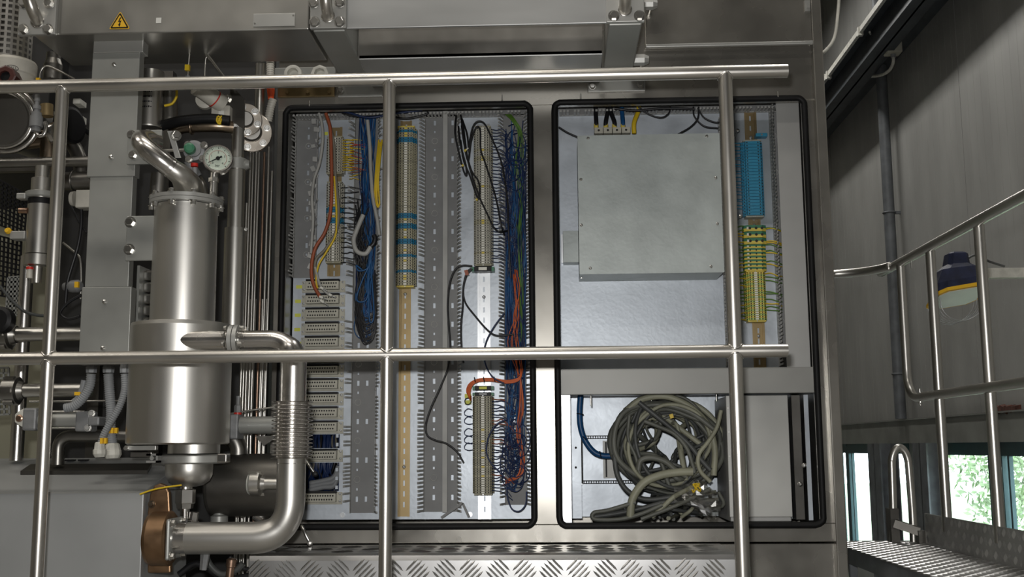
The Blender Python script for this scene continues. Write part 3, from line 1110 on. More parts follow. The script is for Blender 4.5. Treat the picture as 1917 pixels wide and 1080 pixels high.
def term(W, h, depth, body, holes=2, mark='marker'):
    k = (round(W, 4), round(h, 4), depth, body, holes, mark)
    if k not in TM:
        TM[k] = terminal_mesh('terminal', W, h, depth, [body, 'hole', mark or body], holes, bool(mark))
    return TM[k]
def terminal_strip(label, px0, px1, py0, py1, n, depth, colour, holes=2, rail=None, end='beige_dark', y0=None):
    x0, x1, z0, z1 = rect(px0, py0, px1, py1, YP - depth - .006)
    xc = (x0 + x1) / 2
    yb = (YP - .0075) if y0 is None else y0
    t = thing('terminal_strip', label, 'terminal strip', (xc, yb, z0), 'terminal strips in the cabinet')
    h = (z1 - z0) / n
    for i in range(n):
        c = colour(i)
        me = term(x1 - x0, h, depth, *((c,) if isinstance(c, str) else c[:1]), holes, (c[1] if isinstance(c, tuple) else 'marker'))
        link_copy('terminal', me, t, (0, 0, (z1 - z0) - h * (i + .5)))
    W = x1 - x0
    for z in (z1, z0 - .006):
        g = G()
        g.box(xc - W * .42, xc + W * .42, yb - depth * .9, yb, z + .0003, z + .0057)
        g.cyl((xc, yb - depth * .9, z + .003), (xc, yb - depth * .95, z + .003), .002, seg=8, mi=1)
        g.build('end_clamp', [end, 'zinc'], t)
    return t, xc, z0, z1, W, h, yb
def col1(i): return ('beige_pale', 'marker')
ts1 = terminal_strip('small pale terminal strip at top left with yellow jumpers', 609, 643, 257, 322, 13, .045, col1, 3)
def col1b(i):
    return ('term_blue', 'term_blue') if i in (9, 10, 13, 14) else (('beige', 'term_yellow') if i in (8, 12, 20, 21) else ('beige_pale', 'marker'))
ts1b = terminal_strip('terminal strip with blue rows behind the loose brown cable', 608, 641, 342, 489, 29, .045, col1b, 3)
def col2(i):
    b = {1, 4, 5, 34, 35, 38, 39, 44, 45, 50, 56}
    return ('term_blue', 'term_blue') if i in b else (('beige', 'term_yellow') if i in {0, 2, 3, 36, 40, 43, 48, 52, 58, 59} else (('beige_dark', 'marker') if i % 9 == 4 else ('beige', 'marker')))
ts2 = terminal_strip('tall beige terminal strip with blue rows behind the middle post', 740, 778, 238, 534, 62, .05, col2, 3, end='term_yellow')
def col3(i):
    return ('beige', 'term_yellow') if i in {9, 12, 13, 24, 38, 39, 51} else ('beige_pale', 'marker')
ts3 = terminal_strip('tall beige terminal strip with navy wires above the bare rail', 886, 922, 238, 494, 56, .05, col3, 3)
def col4(i):
    return ('beige', 'term_yellow') if i in {14, 19, 23, 26, 30, 34} else ('beige_dark', 'marker')
ts4 = terminal_strip('lower beige terminal strip below the orange wires', 884, 924, 742, 924, 42, .05, col4, 3)
# blue terminals under a clear cover
def col5(i): return ('sky_blue', 'sky_blue')
ts5 = terminal_strip('bright blue terminal strip under the clear cover', 1391, 1431, 264, 403, 24, .045, col5, 2, end='beige_pale')
# protective-earth terminals in three sizes
def col6(i): return ('term_green', 'term_yellow')
def col6b(i): return ('pe_green', 'marker')
def earth(label, px0, px1, py0, py1, n):
    x0, x1, z0, z1 = rect(px0, py0, px1, py1, YP - .05)
    xc = (x0 + x1) / 2
    t = thing('terminal_strip', label, 'terminal strip', (xc, YP - .0075, z0), 'terminal strips in the cabinet')
    h = (z1 - z0) / n
    W = x1 - x0
    g = G()
    for mi, za, zb in ((0, -h * .47, 0), (1, 0, h * .47)):
        poly = [(-W * .5, 0), (-W * .5, -.034), (-W * .3, -.045), (W * .3, -.045), (W * .5, -.034), (W * .5, 0)]
        g.prism(poly, za, zb, mi, 'xy')
    for sx in (-.24, .04, .30):
        g.lathe((W * sx, -.0448, 0), (0, -1, 0), [(0, h * .22), (.0012, h * .22)], 8, 2)
    g.box(-W * .38, -W * .30, -.0462, -.0448, -h * .2, h * .2, 3)
    me = bpy.data.meshes.new('terminal')
    me.from_pydata([p[:] for p in g.v], [], g.f)
    for mm in ('term_yellow', 'term_green', 'hole', 'marker'):
        me.materials.append(MATS[mm])
    me.polygons.foreach_set('material_index', g.m)
    for i in range(n):
        link_copy('terminal', me, t, (0, 0, (z1 - z0) - h * (i + .5)))
    return t, xc, z0, z1, W, h
te1 = earth('three large green and yellow earth terminals at the top', 1393, 1435, 421, 457, 3)
te2 = earth('middle group of green and yellow earth terminals', 1394, 1435, 457.5, 507, 7)
ts6 = terminal_strip('lower group of thin green and yellow earth terminals', 1396, 1436, 509, 599, 22, .045, lambda i: ('pe_green', 'marker') if i % 2 else ('term_yellow', 'marker'), 3, end='term_yellow')

# small relay modules at the strip ends
def module(label, px0, px1, py0, py1, body, face):
    x0, x1, z0, z1 = rect(px0, py0, px1, py1, YP - .06)
    t = thing('relay_module', label, 'relay module', ((x0 + x1) / 2, YP - .0075, z0))
    W = x1 - x0
    G().box(x0 + W * .12, x1 - W * .12, YP - .055, YP - .0075, z0, z1).build('body', body, t, bevel=.001)
    G().box(x0, x0 + W * .14, YP - .05, YP - .0075, z0 + .001, z1 - .001).build('terminal_block', 'term_green', t)
    G().box(x1 - W * .14, x1, YP - .05, YP - .0075, z0 + .001, z1 - .001).build('terminal_block', 'term_green', t)
    G().box(x0 + W * .32, x0 + W * .68, YP - .058, YP - .055, z0 + (z1 - z0) * .2, z1 - (z1 - z0) * .2).build('label_plate', face, t)
module('slim black relay module with white label under the upper strip', 882, 925, 498, 507, 'black', 'marker')
module('slim black relay module with a bright yellow label plate', 884, 924, 722, 730, 'black', 'label_yellow')
module('slim black relay module on top of the lower strip', 884, 924, 734, 741, 'black', 'cast_grey')

# ================================================================== rectangular plug connectors
conn_py = [534, 560.5, 587, 613.5, 640, 666.5, 693, 719.5, 746, 772.5, 799, 852, 931.5]
x0, x1, z0, z1 = rect(568, 728, 634, 750, YP)
CW, CH = x1 - x0, M(19, YP)
cn0 = thing('plug_connector', 'x', 'connector', (0, 0, 0), 'rectangular multipole connectors in the left column')
g = G().box(-CW * .62, CW * .62, -.004, 0, -CH * .66, CH * .5)
g.build('flange', 'beige_pale', cn0, bevel=.001, origin=(0, 0, 0))
g = G().box(-CW * .47, CW * .47, -.028, -.004, -CH * .42, CH * .40)
ins = g.build('insert', 'beige_pale', cn0, bevel=.0015, origin=(0, 0, 0))
g = G()
for r_ in range(2):
    for k in range(12):
        g.lathe((-CW * .38 + k * CW * .76 / 11 + (r_ - .5) * CW * .03, -.0279, (r_ - .5) * CH * .36), (0, -1, 0), [(0, .0030), (.0006, .0030)], 7)
g.build('pin_hole', 'hole', ins, origin=(0, 0, 0), kind='stuff')
g = G().box(-CW * .48, CW * .48, -.024, -.004, CH * .44, CH * .62)
g.build('seal', 'black', cn0, origin=(0, 0, 0))
for sx in (-1, 1):
    for sz in (-1, 1):
        g = G().lathe((sx * CW * .56, -.004, sz * CH * .34), (0, -1, 0), [(0, .0042), (.006, .0036), (.007, .0015)], 10)
        g.build('screw', 'zinc', cn0, origin=(0, 0, 0))
for i, py in enumerate(conn_py):
    q = P(604 - (py - 534) * .017, py, YP - .02)
    lb = '%s grey multipole connector from the top of the left column' % ORD[i]
    if i == 5:
        lb = 'grey multipole connector just behind the middle handrail'
    if i == 11:
        lb = 'single grey multipole connector between the two blue wired gaps'
    if i == 12:
        lb = 'lowest grey multipole connector above the cabinet sill'
    if i == 0:
        lb = 'topmost grey multipole connector behind the loose cable ends'
        cn0.location = (q.x, YP - .0005, q.z)
        cn0['label'] = lb
    else:
        dup(cn0, (q.x, YP - .0005, q.z), lb)
for i, (px, py) in enumerate(((560, 537), (558, 564), (557.5, 590), (556.5, 617), (559, 643))):
    q = P(px, py, YP)
    G().box(q.x - .0105, q.x + .0105, YP - .0008, YP, q.z - .006, q.z + .006).build('sticker', 'label_yellow', label='%s yellow blank sticker down the left of the connectors' % ORD[i], cat='sticker', group='yellow stickers on the left plate')
q = P(611, 250, YP)
G().box(q.x - .006, q.x + .006, YP - .0008, YP, q.z - .006, q.z + .006).build('sticker', 'label_yellow', label='yellow sticker above the small top left terminal strip', cat='sticker', group='yellow stickers on the left plate')

# ================================================================== metal box in the right compartment
YB = .045
x0, x1, z0, z1 = rect(1083.5, 252, 1351, 511, YB)
bx = thing('metal_box', 'large galvanised metal box with screwed lid in the right compartment', 'box', ((x0 + x1) / 2, (YB + YP) / 2, z0))
G().box(x0, x1, YB + .002, YP, z0, z1).build('body', 'galvanised_box', bx, bevel=.002)
G().box(x0 - .001, x1 + .001, YB, YB + .002, z0 - .001, z1 + .001).build('lid', 'galvanised_box', bx)
for px, py in ((1101, 259), (1323, 255), (1087.6, 336), (1340, 333), (1088.5, 421.5), (1343, 419), (1331, 499), (1105, 502)):
    q = P(px, py, YB)
    G().lathe((q.x, YB, q.z), (0, -1, 0), [(0, .0055), (.0025, .005), (.004, .002)], 10).build('lid_screw', 'bolt', bx)
for px, py in ((1089, 513), (1088, 525)):
    q = P(px, py, YB + .08)
    G().lathe((q.x, q.y, z0), (0, 0, -1), [(0, .004), (.003, .0035)], 10).build('body_screw', 'bolt', bx)
x0, x1, z0, z1 = rect(1054, 432, 1083, 491, YP - .06)
bk = thing('bracket', 'small galvanised bracket left of the large metal box', 'bracket', ((x0 + x1) / 2, YP, z0))
G().box(x0, x1, YP - .06, YP, z0, z1).build('plate', 'galvanised_box', bk, bevel=.001)
G().box(x0 - .006, x0, YP - .03, YP, z0 + .004, z1 - .006).build('flange', 'zinc', bk)
x0, x1, z0, z1 = rect(1048, 252, 1080, 690, YP - .02)
# connection block with lugs above the box
x0, x1, z0, z1 = rect(1112, 241, 1180, 252, YP - .07)
cb = thing('connection_block', 'grey connection block with cable lugs on top of the box', 'terminal block', ((x0 + x1) / 2, YP - .05, z0))
for k in range(4):
    a = x0 + (x1 - x0) * k / 4
    b = x0 + (x1 - x0) * (k + 1) / 4
    G().box(a + .001, b - .001, YP - .09, YP - .03, z0, z1).build('pole', 'beige_pale', cb, bevel=.001)
    G().lathe(((a + b) / 2, YP - .09, (z0 + z1) / 2), (0, -1, 0), [(0, .004), (.001, .004)], 10).build('pole_screw', 'hole', cb)
# clear cover
x0, x1, z0, z1 = rect(1372, 224, 1452, 419, .10)
cv = thing('clear_cover', 'clear acrylic cover plate over the blue terminal strip', 'cover', ((x0 + x1) / 2, .1, z0))
G().box(x0, x1, .10, .104, z0, z1).build('plate', 'acrylic', cv, bevel=.001)
for px, py in ((1381, 244), (1386, 405)):
    q = P(px, py, .1)
    g = G().lathe((q.x, .10, q.z), (0, -1, 0), [(0, .006), (.003, .0055), (.005, .002)], 12)
    g.cyl((q.x, .104, q.z), (q.x, YP, q.z), .003, seg=8)
    g.build('spacer_screw', 'bolt', cv)
q = P(1426, 252, YP - .04)
t = thing('end_clamp', 'blue clamp above the blue terminal strip', 'clamp', (q.x, YP - .02, q.z - .01))
G().box(q.x - .02, q.x + .02, YP - .04, YP - .0075, q.z - .006, q.z + .006).build('body', 'sky_blue', t, bevel=.001)
G().lathe((q.x, YP - .04, q.z), (0, -1, 0), [(0, .004), (.002, .0035)], 10).build('screw', 'zinc', t)

# ================================================================== lower right compartment
x0, x1, z0, z1 = rect(1362, 741, 1479, 968, .06)
gb = thing('grey_box', 'plain grey steel box standing right of the cable tangle', 'box', ((x0 + x1) / 2, .2, zb_))
G().box(x0 + .003, x1 - .003, .062, .34, zb_ + .002, z1).build('body', 'grey_cover', gb, bevel=.003)
G().box(x0, x1, .056, .062, z0, z1 + .002).build('lid', 'sheet', gb, bevel=.002)
for f in (.08, .3, .5, .7, .9):
    G().lathe((x0 + .006, .056, z0 + (z1 - z0) * f), (0, -1, 0), [(0, .003), (.0015, .0028)], 8).build('lid_rivet', 'bolt', gb)
xa = x1
x0, x1, z0, z1 = rect(1486, 738, 1502, 970, .16)
cs = thing('clamp_rail', 'dark upright rail with two knobs at the right edge', 'rail', ((x0 + x1) / 2, .2, zb_))
G().box(x0, x1, .16, .22, zb_ + .002, zc0 - .002).build('rail_profile', 'black_steel', cs)
G().box(xa + .004, x0 - .002, .21, .216, zb_ + .002, zc0 - .002).build('side_strip', 'galvanised', cs)
for px, py in ((1505, 871), (1497, 906)):
    q = P(px, py, .15)
    G().lathe((q.x, .16, q.z), (0, -1, 0), [(0, .004), (.012, .004), (.012, .008), (.02, .008), (.022, .004)], 12).build('knob', 'bolt', cs)
G().box(x1 + .004, xr1, .12, .124, zb_ + .002, zc0 - .002).build('edge_strip', 'galvanised', cs)
# slotted frame with a lit opening behind the coil
YS = YL - .05
x0, x1, z0, z1 = rect(1088, 815, 1189, 905, YS)
sf = thing('slotted_frame', 'rectangular frame of slotted rails behind the cable tangle', 'frame', ((x0 + x1) / 2, YS, z0))
def slotted(za, zb):
    g = G()
    g.box(x0, x1, YS, YS + .004, za, za + .002)
    g.box(x0, x1, YS, YS + .004, zb - .002, zb)
    n = 22
    for i in range(n + 1):
        xx = x0 + (x1 - x0) * i / n
        g.box(xx - .0013, xx + .0013, YS, YS + .004, za, zb)
    g.build('slotted_rail', 'black', sf)
slotted(z1 - .011, z1)
slotted(z0, z0 + .011)
for xx in (x0 + .003, x1 - .003):
    g = G().box(xx - .003, xx + .003, YS, YS + .006, z0, z1)
    g.build('upright', 'black', sf)
x2, x3, z2, z3 = rect(1129, 825, 1153, 895, YL - .02)
G().box(x2, x3, YL - .02, YL - .016, z2, z3).build('white_card', 'white_plastic', sf)
G().box(x2 + .008, x2 + .014, YL - .022, YL - .02, z2 + .004, z3 - .004).build('card_edge', 'black', sf)
for xx in (x0, x1):
    for zz in (z0, z1):
        G().cyl((xx, YS + .002, zz), (xx, YL, zz), .004, seg=8).build('standoff', 'zinc', sf)
for px, ln in ((1106, 18), (1219, 14), (1341, 12)):
    q = P(px, 740, .12)
    G().cyl((q.x, .12, zc0 + .01), (q.x, .12, zc0 - M(ln, .12)), .0025, seg=8).build('threaded_pin', 'bolt', cab)
# ================================================================== wires and cables
def W3(pts, Y):
    out = []
    for p in pts:
        y = p[2] if len(p) > 2 else Y
        out.append(P(p[0], p[1], y))
    return out
def cable(name, label, pts, Y, rpx, m, cat='cable', group=None, n=7, seg=8, parent=None):
    g = G().tube(smooth_path(W3(pts, Y), n), M(rpx, Y), seg)
    return g.build(name, m, parent, label=label, cat=cat, group=group)
YF = .11
# loose cables over the left strip
cable('cable', 'loose pale grey cable hanging at the far left duct', [(597, 212), (602, 230), (604, 262), (598, 305), (588, 335), (584, 370), (586, 410), (584, 445), (582, 475)], .12, 3.0, 'grey_wire')
ob = cable('cable', 'loose rust orange cable with white end sleeve', [(610, 212), (618, 240), (620, 290), (621, 350), (618, 400), (608, 435), (590, 465), (583, 500), (586, 530), (599, 556)], .115, 3.4, 'rust_wire')
cable('cable', 'loose dark olive cable beside the rust orange one', [(609, 214), (624, 262), (628, 330), (634, 390), (630, 430), (610, 465), (592, 485), (590, 510), (596, 535)], .12, 2.8, 'khaki_wire')
cable('cable', 'loose yellow and green cable end hanging over the connectors', [(626, 330), (630, 400), (628, 440), (612, 470), (597, 495), (592, 520), (594, 540)], .118, 2.0, 'yellow_wire')
cable('cable', 'short grey cable end curving over the top connector', [(590, 500), (598, 530), (608, 545), (618, 553)], .118, 2.4, 'grey_wire')
for i, (a, b) in enumerate((((598, 555), (612, 561)), ((600, 562), (614, 572)), ((600, 538), (612, 544)), ((616, 551), (628, 557)))):
    g = G()
    p, q = P(*a, .113), P(*b, .113)
    d = q - p
    g.cyl(p, p + d * .45, .0052, .0045, 10, 0)
    g.cyl(p + d * .45, q, .0018, .0018, 8, 1)
    g.build('ferrule', ['marker', 'zinc'], label=['white wire end sleeve on the rust orange cable', 'white wire end sleeve lowest over the second connector', 'white wire end sleeve on the top connector', 'white wire end sleeve furthest right over the connectors'][i], cat='ferrule', group='crimped wire ends over the connectors')
# bundles ---------------------------------------------------------------------
def bundle(name, label, m, n, fn, r, parent_kind=None, seg=6, sm=6):
    pts = [fn(i) for i in range(n)]
    t = thing(name, label, 'wires', P(pts[0][-1][0], pts[0][-1][1], YP))
    for p in pts:
        mm = m[R.randrange(len(m))] if isinstance(m, (list, tuple)) else m
        G().tube(smooth_path(W3(p, .16), sm), r, seg).build('wire', mm, t)
    return t
def duct2_blue(i):
    x = R.uniform(668, 704)
    e = R.uniform(560, 640)
    o = [(x + R.uniform(-6, 6), 218, R.uniform(.165, .20))]
    for y in (280, 340, 410, 480, 540):
        if y < e - 30:
            o.append((R.uniform(670, 704) * .5 + x * .5, y, R.uniform(.155, .19)))
    b = R.uniform(678, 700)
    o += [(b, e - 25, .165), (b - R.uniform(2, 12), e, .165), (b - R.uniform(10, 20), e - 22, .165), (b - R.uniform(0, 14), e - 80, .17)]
    return o
bundle('wire_bundle', 'bundle of blue wires hanging in the duct beside the connectors', ['blue_wire', 'blue_wire', 'navy_wire'], 26, duct2_blue, .0019)
def duct2_black(i):
    y0 = R.uniform(400, 470)
    e = R.uniform(590, 645)
    x = R.uniform(666, 690)
    return [(x, y0, .18), (x + R.uniform(-8, 8), y0 + 60, .175), (R.uniform(664, 674), e - 60, .165), (R.uniform(672, 682), e - 10, .16), (R.uniform(684, 694), e, .16), (R.uniform(698, 704), e - 20, .16), (R.uniform(694, 704), e - 90, .165)]
bundle('wire_bundle', 'bundle of black wires looping at the bottom of the left duct', 'black_wire', 22, duct2_black, .0022)
def black_mid(i):
    y0 = R.uniform(360, 400)
    return [(R.uniform(664, 690), y0, .15), (R.uniform(662, 680), y0 + 40, .14), (R.uniform(664, 690), y0 + 80, .14), (R.uniform(668, 690), y0 + 130, .16), (R.uniform(666, 680), y0 + 190, .165)]
bundle('wire_bundle', 'tangle of black wires in the middle of the left duct', 'black_wire', 14, black_mid, .0022)
def yellow_b(i):
    x = 705 + i * 1.6
    return [(x + 4, 262, .17), (x + R.uniform(0, 2), 300, .15), (x - 3, 340, .15), (x - 2 + R.uniform(-2, 2), 375, .155), (x + 2 - i * .8, 388, .165)]
bundle('wire_bundle', 'bright yellow wires along the right edge of the left duct', 'yellow_wire', 5, yellow_b, .0028)
cable('cable', 'thick grey cable running down the left duct', [(688, 225), (692, 270), (694, 320), (698, 370), (706, 410), (710, 440)], .15, 3.6, 'grey_wire')
cable('cable', 'thick pale cable bent in a hook in the left duct', [(680, 402), (668, 430), (662, 450), (668, 470), (684, 475), (694, 462)], .135, 4.5, 'grey_wire')
G().tube(smooth_path(W3([(694, 462), (700, 455), (702, 446), (700, 440)], .135)), M(4.8, .135), 8).build('cable_sleeve', 'black_wire', label='black sleeve on the hooked pale cable end', cat='sleeve')
for i, p in enumerate(([(678, 505), (667, 497), (672, 507), (690, 500), (695, 470), (688, 440)], [(690, 500), (678, 525), (668, 555), (672, 565), (685, 562), (690, 545)], [(693, 470), (690, 540), (692, 600), (700, 590), (696, 520), (694, 480)])):
    cable('blue_wire', ['light blue wire looped tightly under the hooked cable', 'light blue wire loop above the black wire loops', 'long light blue wire loop at the right of the duct'][i], p, .14, 1.5, 'blue_wire', 'wire', 'light blue loops in the left duct')
# coloured jumpers from strip 1 into the duct
def jump(m, y0, y1, n, x0=643, x1=660):
    def f(i):
        y = y0 + (y1 - y0) * i / max(1, n - 1)
        return [(x0 - 1, y, .18), ((x0 + x1) / 2, y + R.uniform(-1.5, 1), .165), (x1, y + R.uniform(-2, 2), .17), (x1 + R.uniform(12, 24), y + R.uniform(-4, 8), .18)]
    return f
bundle('wire_bundle', 'orange and brown wires crossing from the top strip into the duct', ['orange_wire', 'rust_wire', 'red_wire', 'yellow_wire'], 14, jump(0, 262, 335, 14, 655, 662), .0014)
def ylw(i):
    y = 263 + i * 4.6
    return [(642, y, .18), (649, y + R.uniform(-2, 2), .165), (656, y + R.uniform(-1, 1), .165), (662, y, .18)]
bundle('wire_bundle', 'short yellow wires on the right of the small top strip', 'yellow_wire', 13, ylw, .0022)
bundle('wire_bundle', 'short black wires right of the left terminal strip', 'black_wire', 16, jump(0, 352, 492, 16, 640, 658), .0019)
# strip 3 and 4: navy wires into the right duct
def navy(y0, y1, n):
    def f(i):
        y = y0 + (y1 - y0) * i / (n - 1)
        return [(921, y, .175), (930, y + R.uniform(-1, 2), .16), (942, y + R.uniform(-2, 4), .16), (952 + R.uniform(0, 20), y + R.uniform(5, 30), .165)]
    return f
bundle('wire_bundle', 'navy wires from the upper right strip into the duct', 'navy_wire', 40, navy(242, 490, 40), .0015)
bundle('wire_bundle', 'navy wires from the lower right strip into the duct', ['navy_wire', 'navy_wire', 'navy_wire', 'navy_wire', 'navy_wire', 'rust_wire'], 30, navy(746, 918, 30), .0015)
def duct4_navy(i):
    x = R.uniform(948, 982)
    o = []
    y = R.uniform(215, 420)
    e = R.uniform(620, 925)
    while y < e:
        o.append((min(984, max(947, x + R.uniform(-10, 10))), y, R.uniform(.15, .20)))
        y += R.uniform(50, 90)
    o.append((R.uniform(952, 978), e, .165))
    o.append((R.uniform(946, 960), e + R.uniform(-20, 6), .165))
    return o
bundle('wire_bundle', 'thick mass of navy wires filling the right duct', ['navy_wire', 'navy_wire', 'blue_wire'], 62, duct4_navy, .0017)
def loops4(i):
    cx, cy = R.uniform(955, 975), R.uniform(260, 330) if i < 8 else R.uniform(800, 905)
    a = R.uniform(10, 22); b = R.uniform(12, 36); ph = R.uniform(0, 6)
    return [(cx + a * math.cos(ph + t * .8), cy + b * math.sin(ph + t * .8), .15 + .01 * math.sin(t)) for t in range(8)]
bundle('wire_bundle', 'loose navy wire loops bulging out of the right duct', 'navy_wire', 22, loops4, .0016)
def orange4(i):
    x = 962 + i * 1.6
    return [(x - 2, 505, .17), (x + R.uniform(-4, 8), 545, .135), (x + R.uniform(-10, 6), 590, .132), (x + R.uniform(-12, 2), 640, .132), (x + R.uniform(-4, 8), 690, .138), (974 + R.uniform(-5, 5), 705, .15)]
bundle('wire_bundle', 'orange wires running down the front of the right duct', 'orange_wire', 6, orange4, .0014)
def orange5(i):
    k = i * 1.3
    return [(974 + k, 690, .15), (972, 706 + k, .145), (950, 712 + k, .145), (920, 708 + k, .14), (893, 710 + k, .14), (877 + k, 720 + k, .14), (874 + k, 735 + k * 2, .14), (882, 742 + k * 1.5, .16)]
bundle('wire_bundle', 'orange wires arching over to the lower right strip', 'orange_wire', 5, orange5, .0018)
def orange6(i):
    x = 976 + R.uniform(-4, 4)
    return [(974, 700, .155), (x, 760, .155), (x - 6, 810, .16), (x + 2, 860, .155), (x - 4, 890, .155), (R.uniform(940, 960), R.uniform(895, 910), .16)]
bundle('wire_bundle', 'orange wires in the lower part of the right duct', ['orange_wire', 'rust_wire'], 6, orange6, .0016)
for k, px in enumerate((889, 906, 926)):
    q = P(px, 710 if k else 711, .138)
    G().torus(q, (1, 0, .2), .008, .0018, 12, 5).build('cable_tie', 'black', label='%s black cable tie around the arched orange wires' % ['left', 'middle', 'right'][k], cat='cable tie')
def green4(i):
    x = 968 + i * 1.5
    return [(946 + i * 2, 214, .17), (958 + i * 1.5, 226, .15), (x + 2, 250, .155), (x + R.uniform(-6, 8), 300, .165), (x + R.uniform(-6, 8), 380, .17), (x + R.uniform(-4, 4), 450, .16), (x + 4, 560, .17), (x + 2, 640, .175)]
bundle('wire_bundle', 'green and yellow earth wires in the right duct', ['green_wire', 'green_wire', 'green_wire', 'green_wire', 'yellow_wire'], 6, green4, .0014)
def loopw(i):
    y = (772, 787, 809, 823, 836)[i]
    return [(884, y - 5, .17), (876, y - 7, .165), (870, y - 2, .165), (870, y + 4, .165), (877, y + 7, .165), (885, y + 6, .17)]
bundle('wire_bundle', 'five small navy wire loops left of the lower strip', 'navy_wire', 5, loopw, .0015)
for k, (px, py) in enumerate(((876, 741), (876, 753))):
    q = P(px, py, .17)
    G().obox(q, (1, 0, .05), (0, 1, 0), (-.05, 0, 1), .011, .0008, .007).build('wire_tag', 'label_yellow', label=['upper', 'lower'][k] + ' olive yellow wire tag beside the relay modules', cat='tag')
G().torus(P(876, 751, .165), (.1, 1, 0), .011, .0018, 18, 6).build('wire_loop', 'black_wire', label='black wire loop around the yellow wire tag', cat='wire')
# long black cables across duct 3 and strip 3
bk_cables = [
 ('long black cable arching over the upper right strip into the duct', [(862, 215, .15), (874, 250), (878, 285), (880, 260), (886, 236), (896, 227), (908, 233), (922, 262), (934, 290), (942, 320), (950, 380), (952, 440), (956, 520, .15)]),
 ('black cable looping down the face of the upper right strip', [(863, 216, .15), (868, 262), (876, 300), (882, 262), (892, 238), (899, 245), (900, 280), (910, 310), (928, 370), (938, 420), (944, 440, .15)]),
 ('black cable slanting from its knot to the right duct', [(866, 225, .15), (874, 290), (884, 330), (898, 370), (912, 400), (924, 425), (936, 434), (950, 432, .15)]),
 ('black cable hanging in a loop over the duct fingers', [(854, 216, .15), (852, 250), (860, 290), (868, 320), (873, 328), (872, 310), (862, 270), (858, 236, .15)]),
 ('black cable crossing back over the strip to a yellow marker', [(864, 235, .15), (870, 275), (882, 318), (894, 336), (898, 352), (896, 372), (890, 360), (880, 330), (868, 300), (862, 262, .15)]),
 ('black cable from the relay module curving down the wide duct', [(884, 498), (866, 497), (852, 505), (842, 530), (838, 570), (840, 610), (843, 650), (838, 690), (822, 730), (806, 765), (797, 795), (800, 815), (815, 824), (835, 830), (855, 845), (868, 866)]),
 ('black cable from the orange clip down behind the handrail', [(882, 502), (873, 512), (867, 540), (866, 575), (863, 610), (864, 650), (868, 680)]),
 ('black cable from the orange clip crossing the bare zinc rail', [(884, 503), (874, 514), (867, 540), (871, 566), (890, 592), (912, 617), (930, 628), (962, 626)]),
 ('dark blue cable bowing across the bare zinc rail', [(944, 586), (924, 613), (910, 640), (906, 665), (912, 690), (925, 708), (944, 718)]),
 ('navy cable bowing out around the lower right strip', [(950, 784), (928, 796), (914, 820), (911, 848), (920, 868), (932, 880), (944, 893)]),
 ('navy wire loop hanging below the right duct', [(948, 905), (950, 930), (958, 952), (972, 957), (984, 944), (986, 920)]),
]
for lb, pts in bk_cables:
    cable('cable', lb, pts, .125, 1.7 if 'navy' not in lb and 'dark blue' not in lb else 1.4, 'black_wire' if 'black' in lb else 'navy_wire')
for k, (px, py) in enumerate(((869, 283), (868, 309), (894, 373))):
    p = P(px, py, .118); q = P(px + (8 if k == 0 else -7), py + (-6 if k == 0 else 2), .118)
    g = G().cyl(p, p + (q - p) * .5, .005, .004, 8, 0)
    g.cyl(p + (q - p) * .5, q, .0025, .002, 8, 1)
    g.build('wire_marker', ['term_yellow', 'marker'], label=['yellow marker sleeve at the black cable knot', 'lower yellow marker sleeve on the black cables', 'yellow marker sleeve on the upper right strip'][k], cat='marker')
q = P(873.5, 510.5, .12)
G().obox(q, (1, 0, .3), (0, 1, 0), (-.3, 0, 1), .006, .006, .009).build('clip', 'rust_wire', label='small orange clip holding two black cables', cat='clip')
# loose black cable scraps along the top and bottom
for lb, p, Y in (('black cable scrap lying along the top left duct', [(640, 213), (680, 219), (720, 216), (760, 222), (797, 214), (800, 208)], .15),
                 ('navy cable crossing under the top edge of the left opening', [(618, 206), (650, 210), (690, 220), (740, 212), (790, 206)], .14),):
    cable('cable', lb, p, Y, 2.2, 'black_wire' if 'black' in lb else 'navy_wire')
q0, q1 = P(826, 969, .16), P(866, 941, .16)
t = thing('duct_cover_offcut', 'short slanted grey strip at the foot of the wide duct', 'offcut', q0)
g = G().obox((q0 + q1) / 2, q1 - q0, (0, 1, 0), (q1 - q0).cross(Vector((0, 1, 0))), (q1 - q0).length / 2, .003, .004)
g.build('strip', 'pvc', t)
q0, q1 = P(866, 942, .16), P(878, 968, .16)
g = G().obox((q0 + q1) / 2, q1 - q0, (0, 1, 0), (q1 - q0).cross(Vector((0, 1, 0))), (q1 - q0).length / 2, .003, .004)
g.build('strip', 'pvc', t)
# wires seen through the two empty connector gaps
def gapw(i):
    x = R.uniform(574, 636)
    return [(x, 800, .30), (x + R.uniform(-8, 8), 830, .28), (x + R.uniform(-10, 10), 870, .27), (x + R.uniform(-12, 12), 905, .29), (x, 930, .32)]
bundle('wire_bundle', 'navy wires seen through the empty connector gaps', ['navy_wire', 'navy_wire', 'black_wire', 'navy_wire', 'navy_wire', 'khaki_wire'], 34, gapw, .0055)
for k in range(3):
    cable('hose', ['upper', 'middle', 'lower'][k] + ' grey hose curling behind the lower connector gap', [(580, 905 + k * 6), (605, 900 + k * 6), (625, 893 + k * 8), (634, 872 + k * 6)], .26, 5, 'conduit', 'hose')
